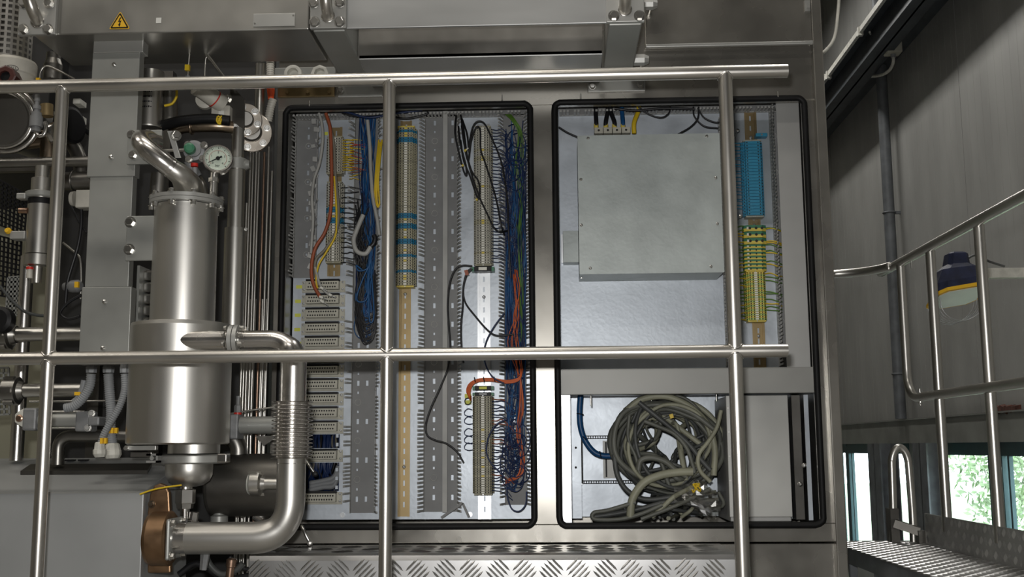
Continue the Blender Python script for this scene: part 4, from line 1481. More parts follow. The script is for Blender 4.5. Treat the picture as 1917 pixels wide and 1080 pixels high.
# ---- right compartment wires
for k, (px, m, dx) in enumerate(((1116, 'black_wire', -1), (1134, 'black_wire', 4), (1150, 'black_wire', -8), (1166, 'blue_wire', -2), (1187, 'yellow_wire', 9))):
    lb = ['left black power cable with brass lug above the metal box', 'second black power cable with brass lug above the box', 'third black power cable with brass lug above the box', 'blue power cable with brass lug above the box', 'yellow green earth cable curving above the metal box'][k]
    t = thing('power_cable', lb, 'cable', P(px, 250, YP - .06))
    G().tube(smooth_path(W3([(px + dx, 196, .17), (px + dx * .8, 210, .165), (px + (6 if k == 4 else 0) * 0, 228 if k < 4 else 230, .15), (px, 240 if k < 4 else 250, .15)], .15)), .0078 if k < 4 else .0082, 10).build('sheath', m, t)
    if k < 4:
        G().tube(W3([(px, 233, .15), (px, 242, .15)], .15), .0085, 10).build('lug', 'term_yellow', t)
rc = [('thin black cable looping below the top right duct', [(1195, 200), (1215, 214), (1238, 220), (1252, 212), (1255, 200)], 1.6),
      ('thin black cable crossing from the duct to the box', [(1268, 252), (1292, 238), (1306, 222), (1308, 200)], 1.6),
      ('thin black cable bending behind the right rail post', [(1298, 200), (1300, 218), (1318, 236), (1345, 240)], 1.6),
      ('second thin black cable bending behind the right rail post', [(1306, 202), (1318, 220), (1338, 229), (1350, 228)], 1.6),
      ('black cable slanting in the upper left corner of the compartment', [(1046, 238), (1062, 248), (1082, 257)], 1.8),
      ('thick black cable lying in the top right duct', [(1150, 203), (1190, 207), (1240, 203), (1300, 204)], 2.6)]
for lb, p, r in rc:
    cable('cable', lb, p, .13, r, 'black_wire')
# earth wires left and right of the earth terminals
def earthL(i):
    y = 424 + i * 7.0
    return [(1396, y, .185), (1386, y + R.uniform(-2, 3), .17), (1376, y + R.uniform(-3, 6), .17)]
bundle('wire_bundle', 'green and yellow earth wires left of the earth terminals', ['green_wire', 'yellow_wire', 'green_wire'], 26, earthL, .0022)
def earthR(i):
    y = [427, 429, 452, 455, 458, 470, 473, 490, 494, 512, 518, 525, 546, 550, 560, 568, 575, 580][i]
    return [(1433, y, .185), (1444, y + R.uniform(-2, 1), .17), (1456, y + R.uniform(-1, 5), .17), (1464, y + 5, .19)]
bundle('wire_bundle', 'green and yellow earth wires right of the earth terminals', ['green_wire', 'yellow_wire', 'green_wire'], 18, earthR, .0021)
def blueL(i):
    y = 268 + i * 6.5
    return [(1392, y, .185), (1380, y + R.uniform(-2, 2), .175), (1370, y + R.uniform(-3, 5), .175)]
bundle('wire_bundle', 'light blue wires left of the blue terminal strip', 'sky_blue', 20, blueL, .0019)
# ---- blue cable in the lower compartment
cable('cable', 'bundled blue cable entering the lower right compartment', [(1087, 738), (1085, 770), (1087, 800), (1096, 826), (1112, 846), (1130, 853), (1150, 853)], .27, 5.4, 'blue_wire')
for k, (px, py) in enumerate(((1086, 775), (1094, 820), (1124, 851))):
    G().torus(P(px, py, .27), (.2 + k * .4, 0, 1 - k * .4), .0115, .002, 14, 5).build('cable_tie', 'black', label='%s tie around the blue cable in the lower compartment' % ['top', 'middle', 'bottom'][k], cat='cable tie')
# ---- the tangle: a big coil of grey cables
mats_c = ['cable_grey', 'cable_dark', 'cable_grey', 'cable_pale', 'cable_dark']
cx, cy = 1247, 833
for i in range(22):
    rx, ry = R.uniform(58, 104), R.uniform(60, 98)
    ox, oy = R.uniform(-8, 10), R.uniform(-6, 8)
    ph = R.uniform(0, 6.28)
    turns = R.choice((1.0, 1.6, 2.1))
    n = int(10 * turns)
    tl = R.uniform(-.2, .2)
    Yc = R.uniform(.12, .30)
    pts = []
    for k in range(n + 1):
        a = ph + 2 * PI * turns * k / n
        w = 1 + R.uniform(-.07, .07)
        xx = max(1138, cx + ox + rx * w * math.cos(a) + tl * ry * math.sin(a))
        yy = min(966, max(742, cy + oy + ry * w * math.sin(a)))
        pts.append((min(1352, xx), yy, max(.085, min(.33, Yc + .05 * math.sin(a * .7 + i)))))
    r = R.choice((3.0, 3.6, 4.2, 5.0))
    cable('coiled_cable', 'dark grey cable coiled into the tangle in the lower compartment', pts, .2, r, mats_c[i % 5], 'cable', 'coiled cables of the tangle', 5, 8)
big = [
 ('pale grey cable sweeping over the top right of the coil', [(1170, 770), (1200, 748), (1245, 742), (1290, 760), (1325, 795), (1338, 840), (1336, 890)], 6.0, 'cable_pale', .11),
 ('thick pale cable end arching across the bottom of the coil', [(1180, 968), (1184, 935), (1204, 905), (1235, 890), (1270, 884), (1297, 883)], 7.5, 'cable_pale', .075),
 ('dark cable slanting across the coil from its upper left', [(1196, 753), (1230, 780), (1262, 806), (1290, 832), (1312, 860), (1330, 880)], 4.5, 'cable_dark', .085),
 ('grey cable curving through the middle of the coil', [(1206, 788), (1232, 798), (1262, 812), (1285, 838), (1296, 868), (1300, 885)], 4.2, 'cable_grey', .083),
 ('pale thin cable curving down the right side of the coil', [(1350, 768), (1342, 800), (1325, 828), (1308, 852), (1310, 880), (1330, 902)], 4.0, 'cable_pale', .08),
 ('thick grey cable loop low in the middle of the coil', [(1195, 880), (1200, 862), (1220, 857), (1245, 864), (1265, 880), (1285, 892)], 5.5, 'cable_grey', .082),
 ('grey cable looping along the left floor of the compartment', [(1190, 940), (1140, 955), (1112, 960), (1114, 972), (1160, 972), (1200, 962), (1240, 945)], 4.0, 'cable_grey', .07),
 ('dark cable lying on the compartment floor', [(1105, 968), (1150, 962), (1200, 952), (1250, 940), (1300, 945), (1330, 960)], 4.5, 'cable_dark', .09),
 ('pale cable running up from the compartment floor', [(1220, 968), (1240, 950), (1262, 930), (1290, 915), (1310, 905)], 4.5, 'cable_pale', .075),
 ('grey cable crossing low toward the plastic bag', [(1200, 972), (1245, 955), (1280, 940), (1310, 925), (1330, 915)], 4.0, 'cable_grey', .07),
 ('grey cable rising left of the coil opening', [(1178, 778), (1176, 820), (1190, 855), (1198, 890), (1206, 915)], 3.4, 'cable_grey', .1),
 ('dark cable bending around the lower left of the coil', [(1150, 850), (1156, 890), (1176, 920), (1210, 935), (1260, 930)], 4.8, 'cable_dark', .1),
]
for lb, p, r, m, Y in big:
    cable('coiled_cable', lb, p, Y, r, m, 'cable')
for i in range(15):
    a0 = R.uniform(0, 6.28)
    p = []
    for k in range(5):
        a = a0 + k * R.uniform(.5, .9)
        rr_c = R.uniform(20, 78) if k in (1, 2, 3) else 80
        p.append((min(1345, max(1145, cx + rr_c * math.cos(a))), min(960, max(748, cy + rr_c * .95 * math.sin(a))), R.uniform(.10, .24)))
    cable('coiled_cable', 'grey cable crossing the open middle of the coil', p, .17, R.choice((2.6, 3.4, 4.2, 5.0)), mats_c[i % 5], 'cable', 'cables crossing inside the coil', 6)
# heap of cable ends on the floor of the compartment
for i in range(16):
    x = R.uniform(1180, 1320)
    p = [(x, R.uniform(962, 972), R.uniform(.1, .3)), (x + R.uniform(-20, 30), R.uniform(945, 965), R.uniform(.1, .3)), (x + R.uniform(-10, 50), R.uniform(925, 955), R.uniform(.1, .3)), (min(1345, x + R.uniform(10, 80)), R.uniform(920, 968), R.uniform(.1, .3))]
    cable('coiled_cable', 'grey cable end in the heap under the coil', p, .15, R.choice((2.8, 3.4, 4)), mats_c[i % 5], 'cable', 'cable ends heaped under the coil', 5)
# crumpled clear bag
g = G()
bc = P(1318, 935, .075)
n1, n2 = 14, 16
vs = []
for i in range(n1 + 1):
    for j in range(n2):
        a = 2 * PI * j / n2
        f = i / n1
        rad = (.012 + .042 * math.sin(PI * min(1, f * 1.05)) ** .7) * (1 + R.uniform(-.28, .28))
        vs.append(bc + Vector((rad * math.cos(a) * .9 + (f - .5) * .05, rad * math.sin(a) * .45, .062 - f * .125 + R.uniform(-.006, .006))))
g.add(vs, [(i * n2 + j, i * n2 + (j + 1) % n2, (i + 1) * n2 + (j + 1) % n2, (i + 1) * n2 + j) for i in range(n1) for j in range(n2)])
vs = []
for i in range(9):
    for j in range(9):
        q = P(1262 + i * 7, 905 + j * 5 + R.uniform(-3, 3), .06 + R.uniform(-.012, .012))
        vs.append(q)
g.add(vs, [(i * 9 + j, i * 9 + j + 1, (i + 1) * 9 + j + 1, (i + 1) * 9 + j) for i in range(8) for j in range(8)])
g.build('plastic_bag', 'plastic_film', label='crumpled clear plastic bag over the cable heap', cat='bag')
q = P(1305, 913, .05)
g = G()
for i in range(5):
    g.tube(smooth_path([q + Vector((R.uniform(-.02, .02), R.uniform(-.01, .01), R.uniform(-.016, .016))) for _ in range(4)], 5), .0028, 6)
g.build('yellow_twist', 'yellow_wire', label='yellow twist tie on the clear plastic bag', cat='tie')
q = P(1257, 779, .08)
g = G().obox(q, (1, 0, .3), (0, 1, 0), (-.3, 0, 1), .006, .004, .007)
g.build('cable_marker', 'yellow_wire', label='small yellow marker inside the top of the coil', cat='marker')
# ================================================================== overhead walkway frames
def bolts(parent, pts, Y, r=.011, axis=(0, -1, 0), name='bolt'):
    for px, py in pts:
        q = P(px, py, Y)
        G().hexbolt(q, axis, r, .012).build(name, 'bolt', parent)
YO = -.50
zu = P(900, 160, 0).z               # underside of the bracket arms
of = thing('overhead_frame', 'grey channel frame projecting above the cabinet top', 'frame', (P(900, 30, YO).x, -.25, zu))
x0, x1, z0, z1 = rect(650, 0, 1136, 48, YO + .01)
ztop = z0 + .19
G().box(x0 - .01, x1 + .01, YO + .01, YO + .02, z0, ztop).build('front_beam', 'beam_steel', of, bevel=.002)
for (pa, pb, qa, qb, yb) in ((581, 649, 0, 0, 54), (1135, 1206, 0, 0, 42)):
    a, b = P(pa, yb - 20, YO).x, P(pb, yb - 20, YO).x
    zz = P((pa + pb) / 2, yb, YO).z
    G().box(a, b, YO - .006, YO + .01, zz, ztop).build('end_plate', 'sheet', of, bevel=.002)
    w = (b - a)
    G().box(a + w * .06, b - w * .06, YO + .01, -.012, zz - .004, zz + .10).build('arm', 'satin', of, bevel=.004)
bolts(of, ((587, 5), (636, 4), (589, 41), (636, 41)), YO - .006, .0125)
bolts(of, ((1149, 30), (1197, 30)), YO - .006, .0125)
for px, dy in ((614, 30), (1170, 18)):
    q = P(px, dy, YO - .006)
    pts = [q + Vector((0, .01, 0)), q + Vector((0, -.03, .02)), q + Vector((0, -.045, .07)), q + Vector((0, -.045, .6))]
    G().tube(fillet(pts, .03, 5), .0175, 14).build('post', 'rail', of)
    G().torus(q, (0, 1, 0), .0185, .003, 16, 6).build('weld', 'polished', of)
# recess behind the front beam
x0, x1, z0, z1 = rect(672, 55, 1128, 101, -.28)
G().box(x0, x1, -.285, -.275, zu, zu + .3).build('back_plate', 'dark_steel', of)
G().box(x0, x1, -.285, -.012, zu - .004, zu + .012).build('under_plate', 'beam_steel', of, bevel=.003)
x2 = P(1133, 150, 0).x
# feet on the cabinet face
for (pa, pb) in ((633, 716), (1100, 1208)):
    a, b, za, zb = rect(pa, 150 if pa < 800 else 148, pb, 181 if pa < 800 else 171, -.012)
    G().box(a, b, -.012, 0, za, za + .05).build('foot_plate', 'sheet', of, bevel=.002)
bolts(of, ((638, 170),), -.012, .009)
bolts(of, ((1109, 162), (1199, 158)), -.012, .009)
# hexagonal pegs right of the frame
for k, (px, py) in enumerate(((1219, 8), (1203, 112))):
    q = P(px, py, -.1)
    t = thing('hinge_peg', ['upper', 'lower'][k] + ' octagonal steel hinge peg right of the overhead frame', 'peg', q - Vector((0, 0, .02)))
    G().lathe(q - Vector((.03, 0, 0)), (1, 0, 0), [(0, .02), (.035, .02), (.05, .013)], 8, smooth=False).build('head', 'sheet', t)
    G().cyl(q + Vector((0, .0, 0)), q + Vector((0, .095, 0)), .008, seg=10).build('shaft', 'bolt', t)

# left overhead beam
ob = thing('overhead_beam', 'stainless box beam crossing the top left with a warning sign', 'beam', (P(300, 60, YO).x, -.4, P(300, 60, YO).z))
x0, x1, z0, z1 = rect(107, 10, 578, 60, YO + .01)
zbm = z0
G().box(P(60, 40, YO).x, x1, YO + .01, -.22, z0, z0 + .30).build('box_section', 'box_beam', ob, bevel=.004)
xa, xb, za, zb = rect(36, 0, 106, 66, YO)
G().box(xa, xb, YO - .006, YO + .01, za, za + .30).build('end_plate', 'sheet', ob, bevel=.002)
bolts(ob, ((44, 6), (92, 6), (44, 55), (90, 55)), YO - .006, .0125)
q = P(70, 40, YO - .006)
G().tube(fillet([q + Vector((0, .01, 0)), q + Vector((0, -.03, .02)), q + Vector((-.012, -.05, .07)), q + Vector((-.02, -.05, .6))], .03, 5), .0185, 14).build('post', 'rail', ob)
G().torus(q, (0, 1, 0), .019, .003, 16, 6).build('weld', 'polished', ob)
# nameplate
a, b, za, zb = rect(474, 25, 552, 49, YO + .007)
npl = G().box(a, b, YO + .007, YO + .01, za, zb).build('nameplate', 'sheet', ob, bevel=.001)
for px, py in ((477, 44), (549, 29)):
    q = P(px, py, YO + .007)
    G().lathe(q, (0, -1, 0), [(0, .003), (.0015, .0025)], 8).build('rivet', 'bolt', npl)
# warning triangle
def tri(c, r, y0, y1, rr=.18):
    pts = [Vector((c.x + r * math.cos(a), y0, c.z + r * math.sin(a))) for a in (PI / 2, PI / 2 + 2 * PI / 3, PI / 2 + 4 * PI / 3)]
    pth = fillet([(pts[0] + pts[1]) / 2] + [pts[1], pts[2], pts[0]] + [(pts[0] + pts[1]) / 2], r * rr, 4)[:-1]
    return [(p.x, p.z) for p in pth]
c = P(224, 43, YO + .008)
ws = thing('warning_sign', 'yellow triangular high voltage warning sign on the beam', 'sign', c - Vector((0, 0, .02)))
r = M(24.5, YO)
G().prism(tri(c, r, 0, 0), YO + .0085, YO + .0095).build('backing', 'sign_yellow', ws)
G().prism(tri(c, r * .90, 0, 0), YO + .0080, YO + .0086).build('border', 'black', ws)
G().prism(tri(c, r * .68, 0, 0, .10), YO + .0074, YO + .0081).build('field', 'sign_yellow', ws)
bo = [(.02, .46), (-.13, .08), (.02, .10), (-.06, -.12), (-.12, -.10), (.0, -.34), (.10, -.06), (.04, -.09), (.14, .20), (-.01, .17), (.12, .46)]
G().prism([(c.x + x * r, c.z + z * r) for x, z in bo], YO + .0068, YO + .0075).build('lightning_symbol', 'black', ws)
a, b, za, zb = rect(292, 33, 302, 43, YO + .009)
G().box(a, b, YO + .009, YO + .0096, za, zb).build('sticker', 'white_plastic', label='small white square sticker on the overhead beam', cat='sticker')

# ================================================================== front handrail
YR = -.80
rd = M(12.5, YR)
hr = thing('handrail', 'stainless pipe handrail crossing in front of the whole machine', 'railing', (P(720, 1000, YR).x, YR, 0))
zt1, zm1 = P(737, 148, YR).z, P(737, 664, YR).z
xe = P(1474, 400, YR).x
def open_tube(g, x0, x1, z, r):
    g.lathe((x0, YR, z), (1, 0, 0), [(0, r), (x1 - x0, r), (x1 - x0, r * .86), (x1 - x0 - .06, r * .86), (x1 - x0 - .06, 0.0001)], 24)
g = G(); open_tube(g, -2.2, P(1474, 131, YR).x, zt1, rd * 1.02); g.build('top_rail', 'rail', hr)
g = G(); open_tube(g, -2.2, P(1474, 658, YR).x, zm1, rd * .98); g.build('mid_rail', 'rail', hr)
for (px, r) in ((91, 12.2), (724.5, 12.0), (1376, 13.2)):
    x = P(px, 664, YR).x
    rr = M(r, YR)
    G().cyl((x, YR, zm1 + rd * .3), (x, YR, zt1 - rd * .2), rr, seg=24).build('post', 'rail', hr)
    G().cyl((x, YR, .012), (x, YR, zm1 - rd * .3), rr, seg=24).build('post', 'rail', hr)
    G().box(x - .06, x + .06, YR - .06, YR + .06, 0, .012).build('base_plate', 'rail', hr)
    for zc, zs in ((zt1, -1), (zm1, 1), (zm1, -1)):
        g = G()
        pts = []
        for k in range(24):
            a = 2 * PI * k / 24
            dx, dy = rr * 1.03 * math.cos(a), rr * 1.03 * math.sin(a)
            pts.append(Vector((x + dx, YR + dy, zc + zs * (math.sqrt(max(1e-6, (rd * 1.03) ** 2 - min(dy * dy, (rd * 1.0) ** 2))) + .001))))
        g.tube(pts, .0024, 6, closed=True)
        g.build('weld', 'polished', hr)

# ================================================================== chequer plate step below the cabinet
zs = P(900, 1019, -.01).z
ysf = -.31
xs0, xs1 = P(466, 1060, ysf).x, P(1376, 1060, ysf).x
st = thing('chequer_step', 'chequer plate step box along the foot of the cabinet', 'step', ((xs0 + xs1) / 2, -.15, 0))
g = G()
g.prism([(-.001, 0), (-.001, zs), (ysf + .02, zs), (ysf + .006, zs - .006), (ysf, zs - .02), (ysf, 0)], xs0, xs1, 0, 'yz')
g.build('body', 'chequer', st)
g = G()
s = .078
iz = 0
z = zs - .05
u1, u2 = Vector((1, 0, 1)).normalized(), Vector((-1, 0, 1)).normalized()
while z > zs - .34:
    x = xs0 + .03
    ix = 0
    while x < xs1 - .02:
        up = (ix + iz) % 2 == 0
        d = u1 if up else u2
        v = u2 if up else u1
        bars5(g, Vector((x, ysf, z)), d, v, Vector((0, -1, 0)), .064, .0125, .0065, .0026, 5)
        x += s
        ix += 1
    z -= s
    iz += 1
y = ysf + .06
iz = 0
u1, u2 = Vector((1, 1, 0)).normalized(), Vector((-1, 1, 0)).normalized()
while y < -.03:
    x = xs0 + .03
    ix = 0
    while x < xs1 - .02:
        up = (ix + iz) % 2 == 0
        bars5(g, Vector((x, y, zs)), u1 if up else u2, u2 if up else u1, Vector((0, 0, 1)), .064, .0125, .0065, .0026, 5)
        x += s
        ix += 1
    y += s
    iz += 1
g.build('tread_pattern', 'chequer', st, kind='stuff')
# ================================================================== process piping on the left
YV = -.42
def axis_at(py, base=345.0, y0=500):
    return base - .0352 * (py - y0)
def zpx(px, py, Y):
    return P(px, py, Y).z
# ---- cyclone vessel
va = P(345, 500, YV).x
def vz(py):
    return P(345 - .035 * (py - 500), py, YV).z
ves = thing('separator_vessel', 'stainless cylindrical separator vessel with flanged lid', 'vessel', (va, YV, vz(985)))
r1, r2 = M(58.5, YV), M(93, YV)
g = G().lathe((va, YV, vz(612)), (0, 0, 1), [(0, r1 * 1.02), (vz(388) - vz(612), r1)], 48, caps=False)
g.build('upper_shell', 'vessel', ves)
rr = .01
G().lathe((va, YV, vz(832)), (0, 0, 1), [(0, r2 * .96), (.004, r2), (vz(607) - vz(832) - .012, r2), (vz(607) - vz(832) - .002, r2 * .985), (vz(607) - vz(832), r2 * .93)], 56).build('lower_shell', 'vessel', ves)
zf0, zf1 = vz(387), vz(373)
g = G()
g.lathe((va, YV, zf0), (0, 0, 1), [(0, r1 * 1.05), (0.001, r1 * 1.17), ((zf1 - zf0) * .46, r1 * 1.17), ((zf1 - zf0) * .5, r1 * 1.14), ((zf1 - zf0) * .54, r1 * 1.17), (zf1 - zf0, r1 * 1.17)], 48)
g.build('flange', 'sheet', ves)
for k in range(10):
    a = 2 * PI * k / 10 + .2
    c = Vector((va + r1 * 1.10 * math.cos(a), YV + r1 * 1.10 * math.sin(a), zf0))
    G().hexbolt(c, (0, 0, -1), .008, .012).build('flange_nut', 'bolt', ves)
    G().hexbolt(Vector((c.x, c.y, zf1)), (0, 0, 1), .008, .01).build('flange_bolt', 'bolt', ves)
# mounting bracket
a, b, za, zb = rect(236, 404, 291, 488, YV - .035)
g = G().box(a, b + .02, YV - .038, YV - .03, za, zb)
g.build('bracket_plate', 'satin', ves, bevel=.003)
for px, py in ((244.5, 416), (242.5, 467)):
    G().hexbolt(P(px, py, YV - .038), (0, -1, 0), .0125, .014).build('bracket_bolt', 'bolt', ves)
g = G()
for k in range(16):
    z = za + (zb - za) * k / 15
    g.lathe((b - .002, YV - .038, z), (0, -1, .2), [(-.003, .004), (.001, .004), (.003, .001)], 7)
g.build('weld', 'polished', ves)
# neck, clamp ring, bowl, fittings
c0 = P(363, 850, YV).x
g = G().lathe((c0, YV, vz(849)), (0, 0, 1), [(0, M(47, YV)), (vz(832) - vz(849), M(47, YV))], 36)
g.build('neck', 'vessel', ves)
cl = G().lathe((c0 + .0, YV, vz(868)), (0, 0, 1), [(0, M(56, YV)), (.004, M(62, YV)), ((vz(851) - vz(868)) - .004, M(62, YV)), (vz(851) - vz(868), M(56, YV))], 40).build('clamp_ring', 'sheet', ves)
a, b, za, zb = rect(408, 849, 426, 866, YV - .06)
G().box(a, b, YV - .07, YV - .03, za, zb).build('clamp_lug', 'polished', ves, bevel=.003)
a, b, za, zb = rect(235, 834, 294, 843, YV - .09)
G().box(a, b, YV - .10, YV - .08, za, zb).build('latch_arm', 'sheet', ves, bevel=.002)
q = P(238, 839, YV - .1)
G().cyl(q, q + Vector((0, -.012, 0)), .006, seg=12).build('latch_pin', 'bolt', ves)
a, b, za, zb = rect(246, 846, 286, 855, YV - .08)
G().box(a, b, YV - .09, YV - .07, za, zb).build('latch_hook', 'dark_steel', ves, bevel=.002)
a, b, za, zb = rect(276, 849, 298, 866, YV - .08)
g = G().box(a, b, YV - .09, YV - .06, za, za + .006)
g.box(a, b, YV - .09, YV - .06, zb - .006, zb)
g.box(b - .006, b, YV - .09, YV - .06, za, zb)
g.cyl(((a + b) / 2, YV - .092, (za + zb) / 2), ((a + b) / 2, YV - .06, (za + zb) / 2), .006)
g.build('latch_fork', 'sheet', ves)
rb = M(43, YV)
xbw = P(354, 885, YV).x
prof = [(0, M(14, YV)), (.004, M(26, YV)), (.016, M(37, YV)), (.034, M(42.5, YV)), (.05, rb), (vz(868) - vz(911), rb)]
G().lathe((xbw, YV, vz(911)), (0, 0, 1), prof, 36, sharp=False).build('bowl', 'vessel', ves)
xf = P(347, 930, YV).x
g = G()
g.lathe((xf, YV, vz(920)), (0, 0, 1), [(0, M(12, YV)), (vz(908) - vz(920), M(12, YV))], 16)
g.lathe((xf, YV, vz(943)), (0, 0, 1), [(0, M(17, YV)), (.003, M(18.5, YV)), (vz(917) - vz(943), M(18.5, YV)), (vz(915) - vz(943), M(15, YV))], 6, smooth=False)
g.lathe((xf, YV, vz(952)), (0, 0, 1), [(0, M(15, YV)), (vz(943) - vz(952), M(16, YV))], 6, smooth=False)
g.lathe((xf, YV, vz(985)), (0, 0, 1), [(0, M(7.5, YV)), (vz(952) - vz(985), M(9, YV))], 14)
g.build('drain_fitting', 'polished', ves)
q = P(363, 968, YV)
g = G().lathe(q + Vector((-.004, 0, -.022)), (.15, 0, 1), [(0, M(10, YV)), (.012, M(11, YV)), (.014, M(8.5, YV)), (.036, M(8.5, YV)), (.038, M(6, YV))], 6, smooth=False)
g.build('side_fitting', 'polished', ves)
# top elbow pipe to the square flange
pts = [P(292, 268, -.435), P(276, 262, -.47), P(264, 263, -.51), P(272, 276, -.535), P(298, 297, -.53), P(322, 316, -.51)]
ep = thing('elbow_pipe', 'polished elbow pipe rising from the vessel lid', 'pipe', P(350, 372, YV))
G().tube(smooth_path(pts, 8), M(18.5, YV), 24).build('upper_bend', 'polished', ep)
pts = [P(318, 313, -.513), P(338, 328, -.49), P(350, 344, -.455), P(355, 360, -.43), P(356, 374, YV)]
G().tube(smooth_path(pts, 8), [M(18.5, YV), M(21, YV), M(26, YV), M(28, YV), M(28, YV)], 24).build('lower_bend', 'pipe', ep)
G().tube([P(317, 312.5, -.514), P(321, 315, -.511)], M(19.4, YV), 24).build('weld', 'polished', ep)
G().tube([P(279, 282, -.5345), P(282, 284.5, -.5340)], M(19.3, YV), 24).build('weld', 'polished', ep)
a, b, za, zb = rect(238, 243, 302, 307, -.44)
sq = G().box(a, b, -.44, -.428, za, zb).build('square_flange', 'satin', ep, bevel=.002)
for px, py in ((249, 290), (277, 250), (246, 252)):
    G().hexbolt(P(px, py, -.44), (0, -1, 0), .010, .012).build('flange_bolt', 'bolt', ep)
# second small pipes on the lid
g = G().tube(smooth_path([P(372, 335, -.36), P(380, 350, -.38), P(382, 375, -.38)], 6), M(8, YV), 14)
g.build('lid_pipe', 'dark_steel', label='short dark pipe on the vessel lid beside the elbow', cat='pipe')
g = G().cyl(P(299, 325, -.36), P(295, 374, -.36), M(16, -.36), seg=20)
g.build('lid_pipe', 'dark_steel', label='upright grey pipe behind the vessel lid at the left', cat='pipe')
# ---- pressure gauge
YG = -.47
q = P(408, 297, YG)
ax = Vector((.25, -1, .12)).normalized()
pg = thing('pressure_gauge', 'round pressure gauge with cream dial and black needle', 'gauge', P(399, 375, YG))
R_ = M(28.5, YG)
G().lathe(q - ax * .045, ax, [(0, R_ * .82), (.03, R_ * .9), (.034, R_), (.046, R_), (.05, R_ * .95), (.05, R_ * .86), (.047, R_ * .85)], 40, caps=False).build('case', 'polished', pg)
G().lathe(q - ax * .045, -ax, [(0, R_ * .82), (.002, .001)], 40).build('case_back', 'dark_steel', pg)
G().lathe(q, ax, [(-.001, R_ * .88), (.0005, R_ * .88)], 40).build('dial', 'dial', pg)
ux = Vector((0, 0, 1)).cross(-ax).normalized() * -1
ux = Vector((1, 0, 0)) - ax * ax.x; ux.normalize()
uz = ax.cross(ux); uz = uz if uz.z > 0 else -uz
g = G()
def dpt(ang, r, h=.0012):
    a = math.radians(ang)
    return q + (ux * math.cos(a) + uz * math.sin(a)) * R_ * r + ax * h
for k in range(33):
    ang = 225 - k * 270 / 32
    L = .70 if k % 4 == 0 else .77
    p0, p1 = dpt(ang, L), dpt(ang, .82)
    d = (p1 - p0)
    g.obox((p0 + p1) / 2, d, ax, d.cross(ax), d.length / 2, .0003, .0006 if k % 4 else .0009)
g.build('scale_marks', 'black', pg)
g = G()
arc = [dpt(225 - k * 270 / 40, .58) for k in range(41)]
g.tube(arc, .00045, 4)
g.build('scale_arc', 'red_plastic', pg)
for k, s_t in enumerate(('0', '1', '2', '3', '4')):
    p = dpt(225 - k * 270 / 4, .46)
    o = text_mesh(s_t, R_ * .22, .0002, pg, 'numeral', 'black', p, (0, 0, 0))
    rm = Matrix((ux, uz, ax)).transposed()
    o.rotation_euler = rm.to_euler()
o = text_mesh('bar', R_ * .24, .0002, pg, 'unit_text', 'black', dpt(270, .5), (0, 0, 0))
o.rotation_euler = Matrix((ux, uz, ax)).transposed().to_euler()
g = G()
p0, p1 = dpt(30, .3, .003), dpt(210, .72, .003)
d = p1 - p0
w = d.cross(ax).normalized()
g.add([p0 + w * .0028, p0 - w * .0028, p1 - w * .0006, p1 + w * .0006, p0 + w * .0028 + ax * .001, p0 - w * .0028 + ax * .001, p1 - w * .0006 + ax * .001, p1 + w * .0006 + ax * .001],
      [(0, 1, 2, 3), (7, 6, 5, 4), (0, 4, 5, 1), (1, 5, 6, 2), (2, 6, 7, 3), (3, 7, 4, 0)])
g.lathe(q + ax * .002, ax, [(0, .006), (.003, .006)], 14)
g.build('needle', 'black', pg)
G().lathe(q + ax * .0045, ax, [(0, R_ * .86), (.0008, R_ * .86)], 40).build('glass', 'window_glass', pg)
s0, s1 = P(401, 322, YG + .02), P(399, 376, YG + .02)
g = G().cyl(s1, s0, M(7.5, YG), seg=16)
g.lathe(P(400, 341, YG + .02), (0, 0, 1), [(0, M(10, YG)), (.012, M(10, YG))], 6, smooth=False)
g.build('stem', 'pipe', pg)
# ---- valve with lever and cast bonnet beside the gauge
bv = thing('ball_valve', 'cast valve with green knob and flat steel lever', 'valve', P(362, 312, -.40))
qv = P(364, 283, -.40)
g = G().lathe(qv, (.15, -1, 0), [(-.03, M(20, -.4)), (.01, M(20, -.4)), (.012, M(14, -.4)), (.02, M(14, -.4))], 24)
g.build('bonnet', 'cast_grey', bv)
g = G().lathe(qv + Vector((-.006, -.02, 0)), (.15, -1, 0), [(0, M(11, -.4)), (.02, M(10, -.4)), (.024, M(6, -.4))], 20)
g.build('knob', 'term_green', bv)
for dx, dy in ((-10, 15), (18, -11), (16, 14), (-12, -12)):
    G().hexbolt(P(364 + dx, 283 + dy, -.425), (.1, -1, 0), .0085, .012).build('bonnet_bolt', 'bolt', bv)
G().cyl(P(352, 300, -.38), P(370, 330, -.36), M(9, -.38), seg=14).build('outlet', 'cast_grey', bv)
lv = G()
p0, p1 = P(319, 245, -.46), P(334, 296, -.44)
d = p1 - p0
lv.obox((p0 + p1) / 2, d, (1, 0, 0), d.cross(Vector((1, 0, 0))), d.length / 2, M(5.5, -.45), .004)
lv.build('lever', 'sheet', bv, bevel=.001)
lv = G().hexbolt(P(329, 254, -.46), (.6, -1, 0), .012, .014)
lv.build('lever_nut', 'bolt', bv)
G().cyl(P(305, 282, -.42), P(345, 281, -.42), M(3.2, -.42), seg=10).build('spindle', 'pipe', bv)
g = G().lathe(P(364, 312, -.41), (0, 0, -1), [(-.01, .011), (.0, .011)], 14)
g.build('red_ring', 'red_plastic', bv)
G().lathe(P(365, 318, -.41), (0.1, 0, -1), [(-.006, .009), (.02, .008)], 12).build('nozzle', 'cast_grey', bv)
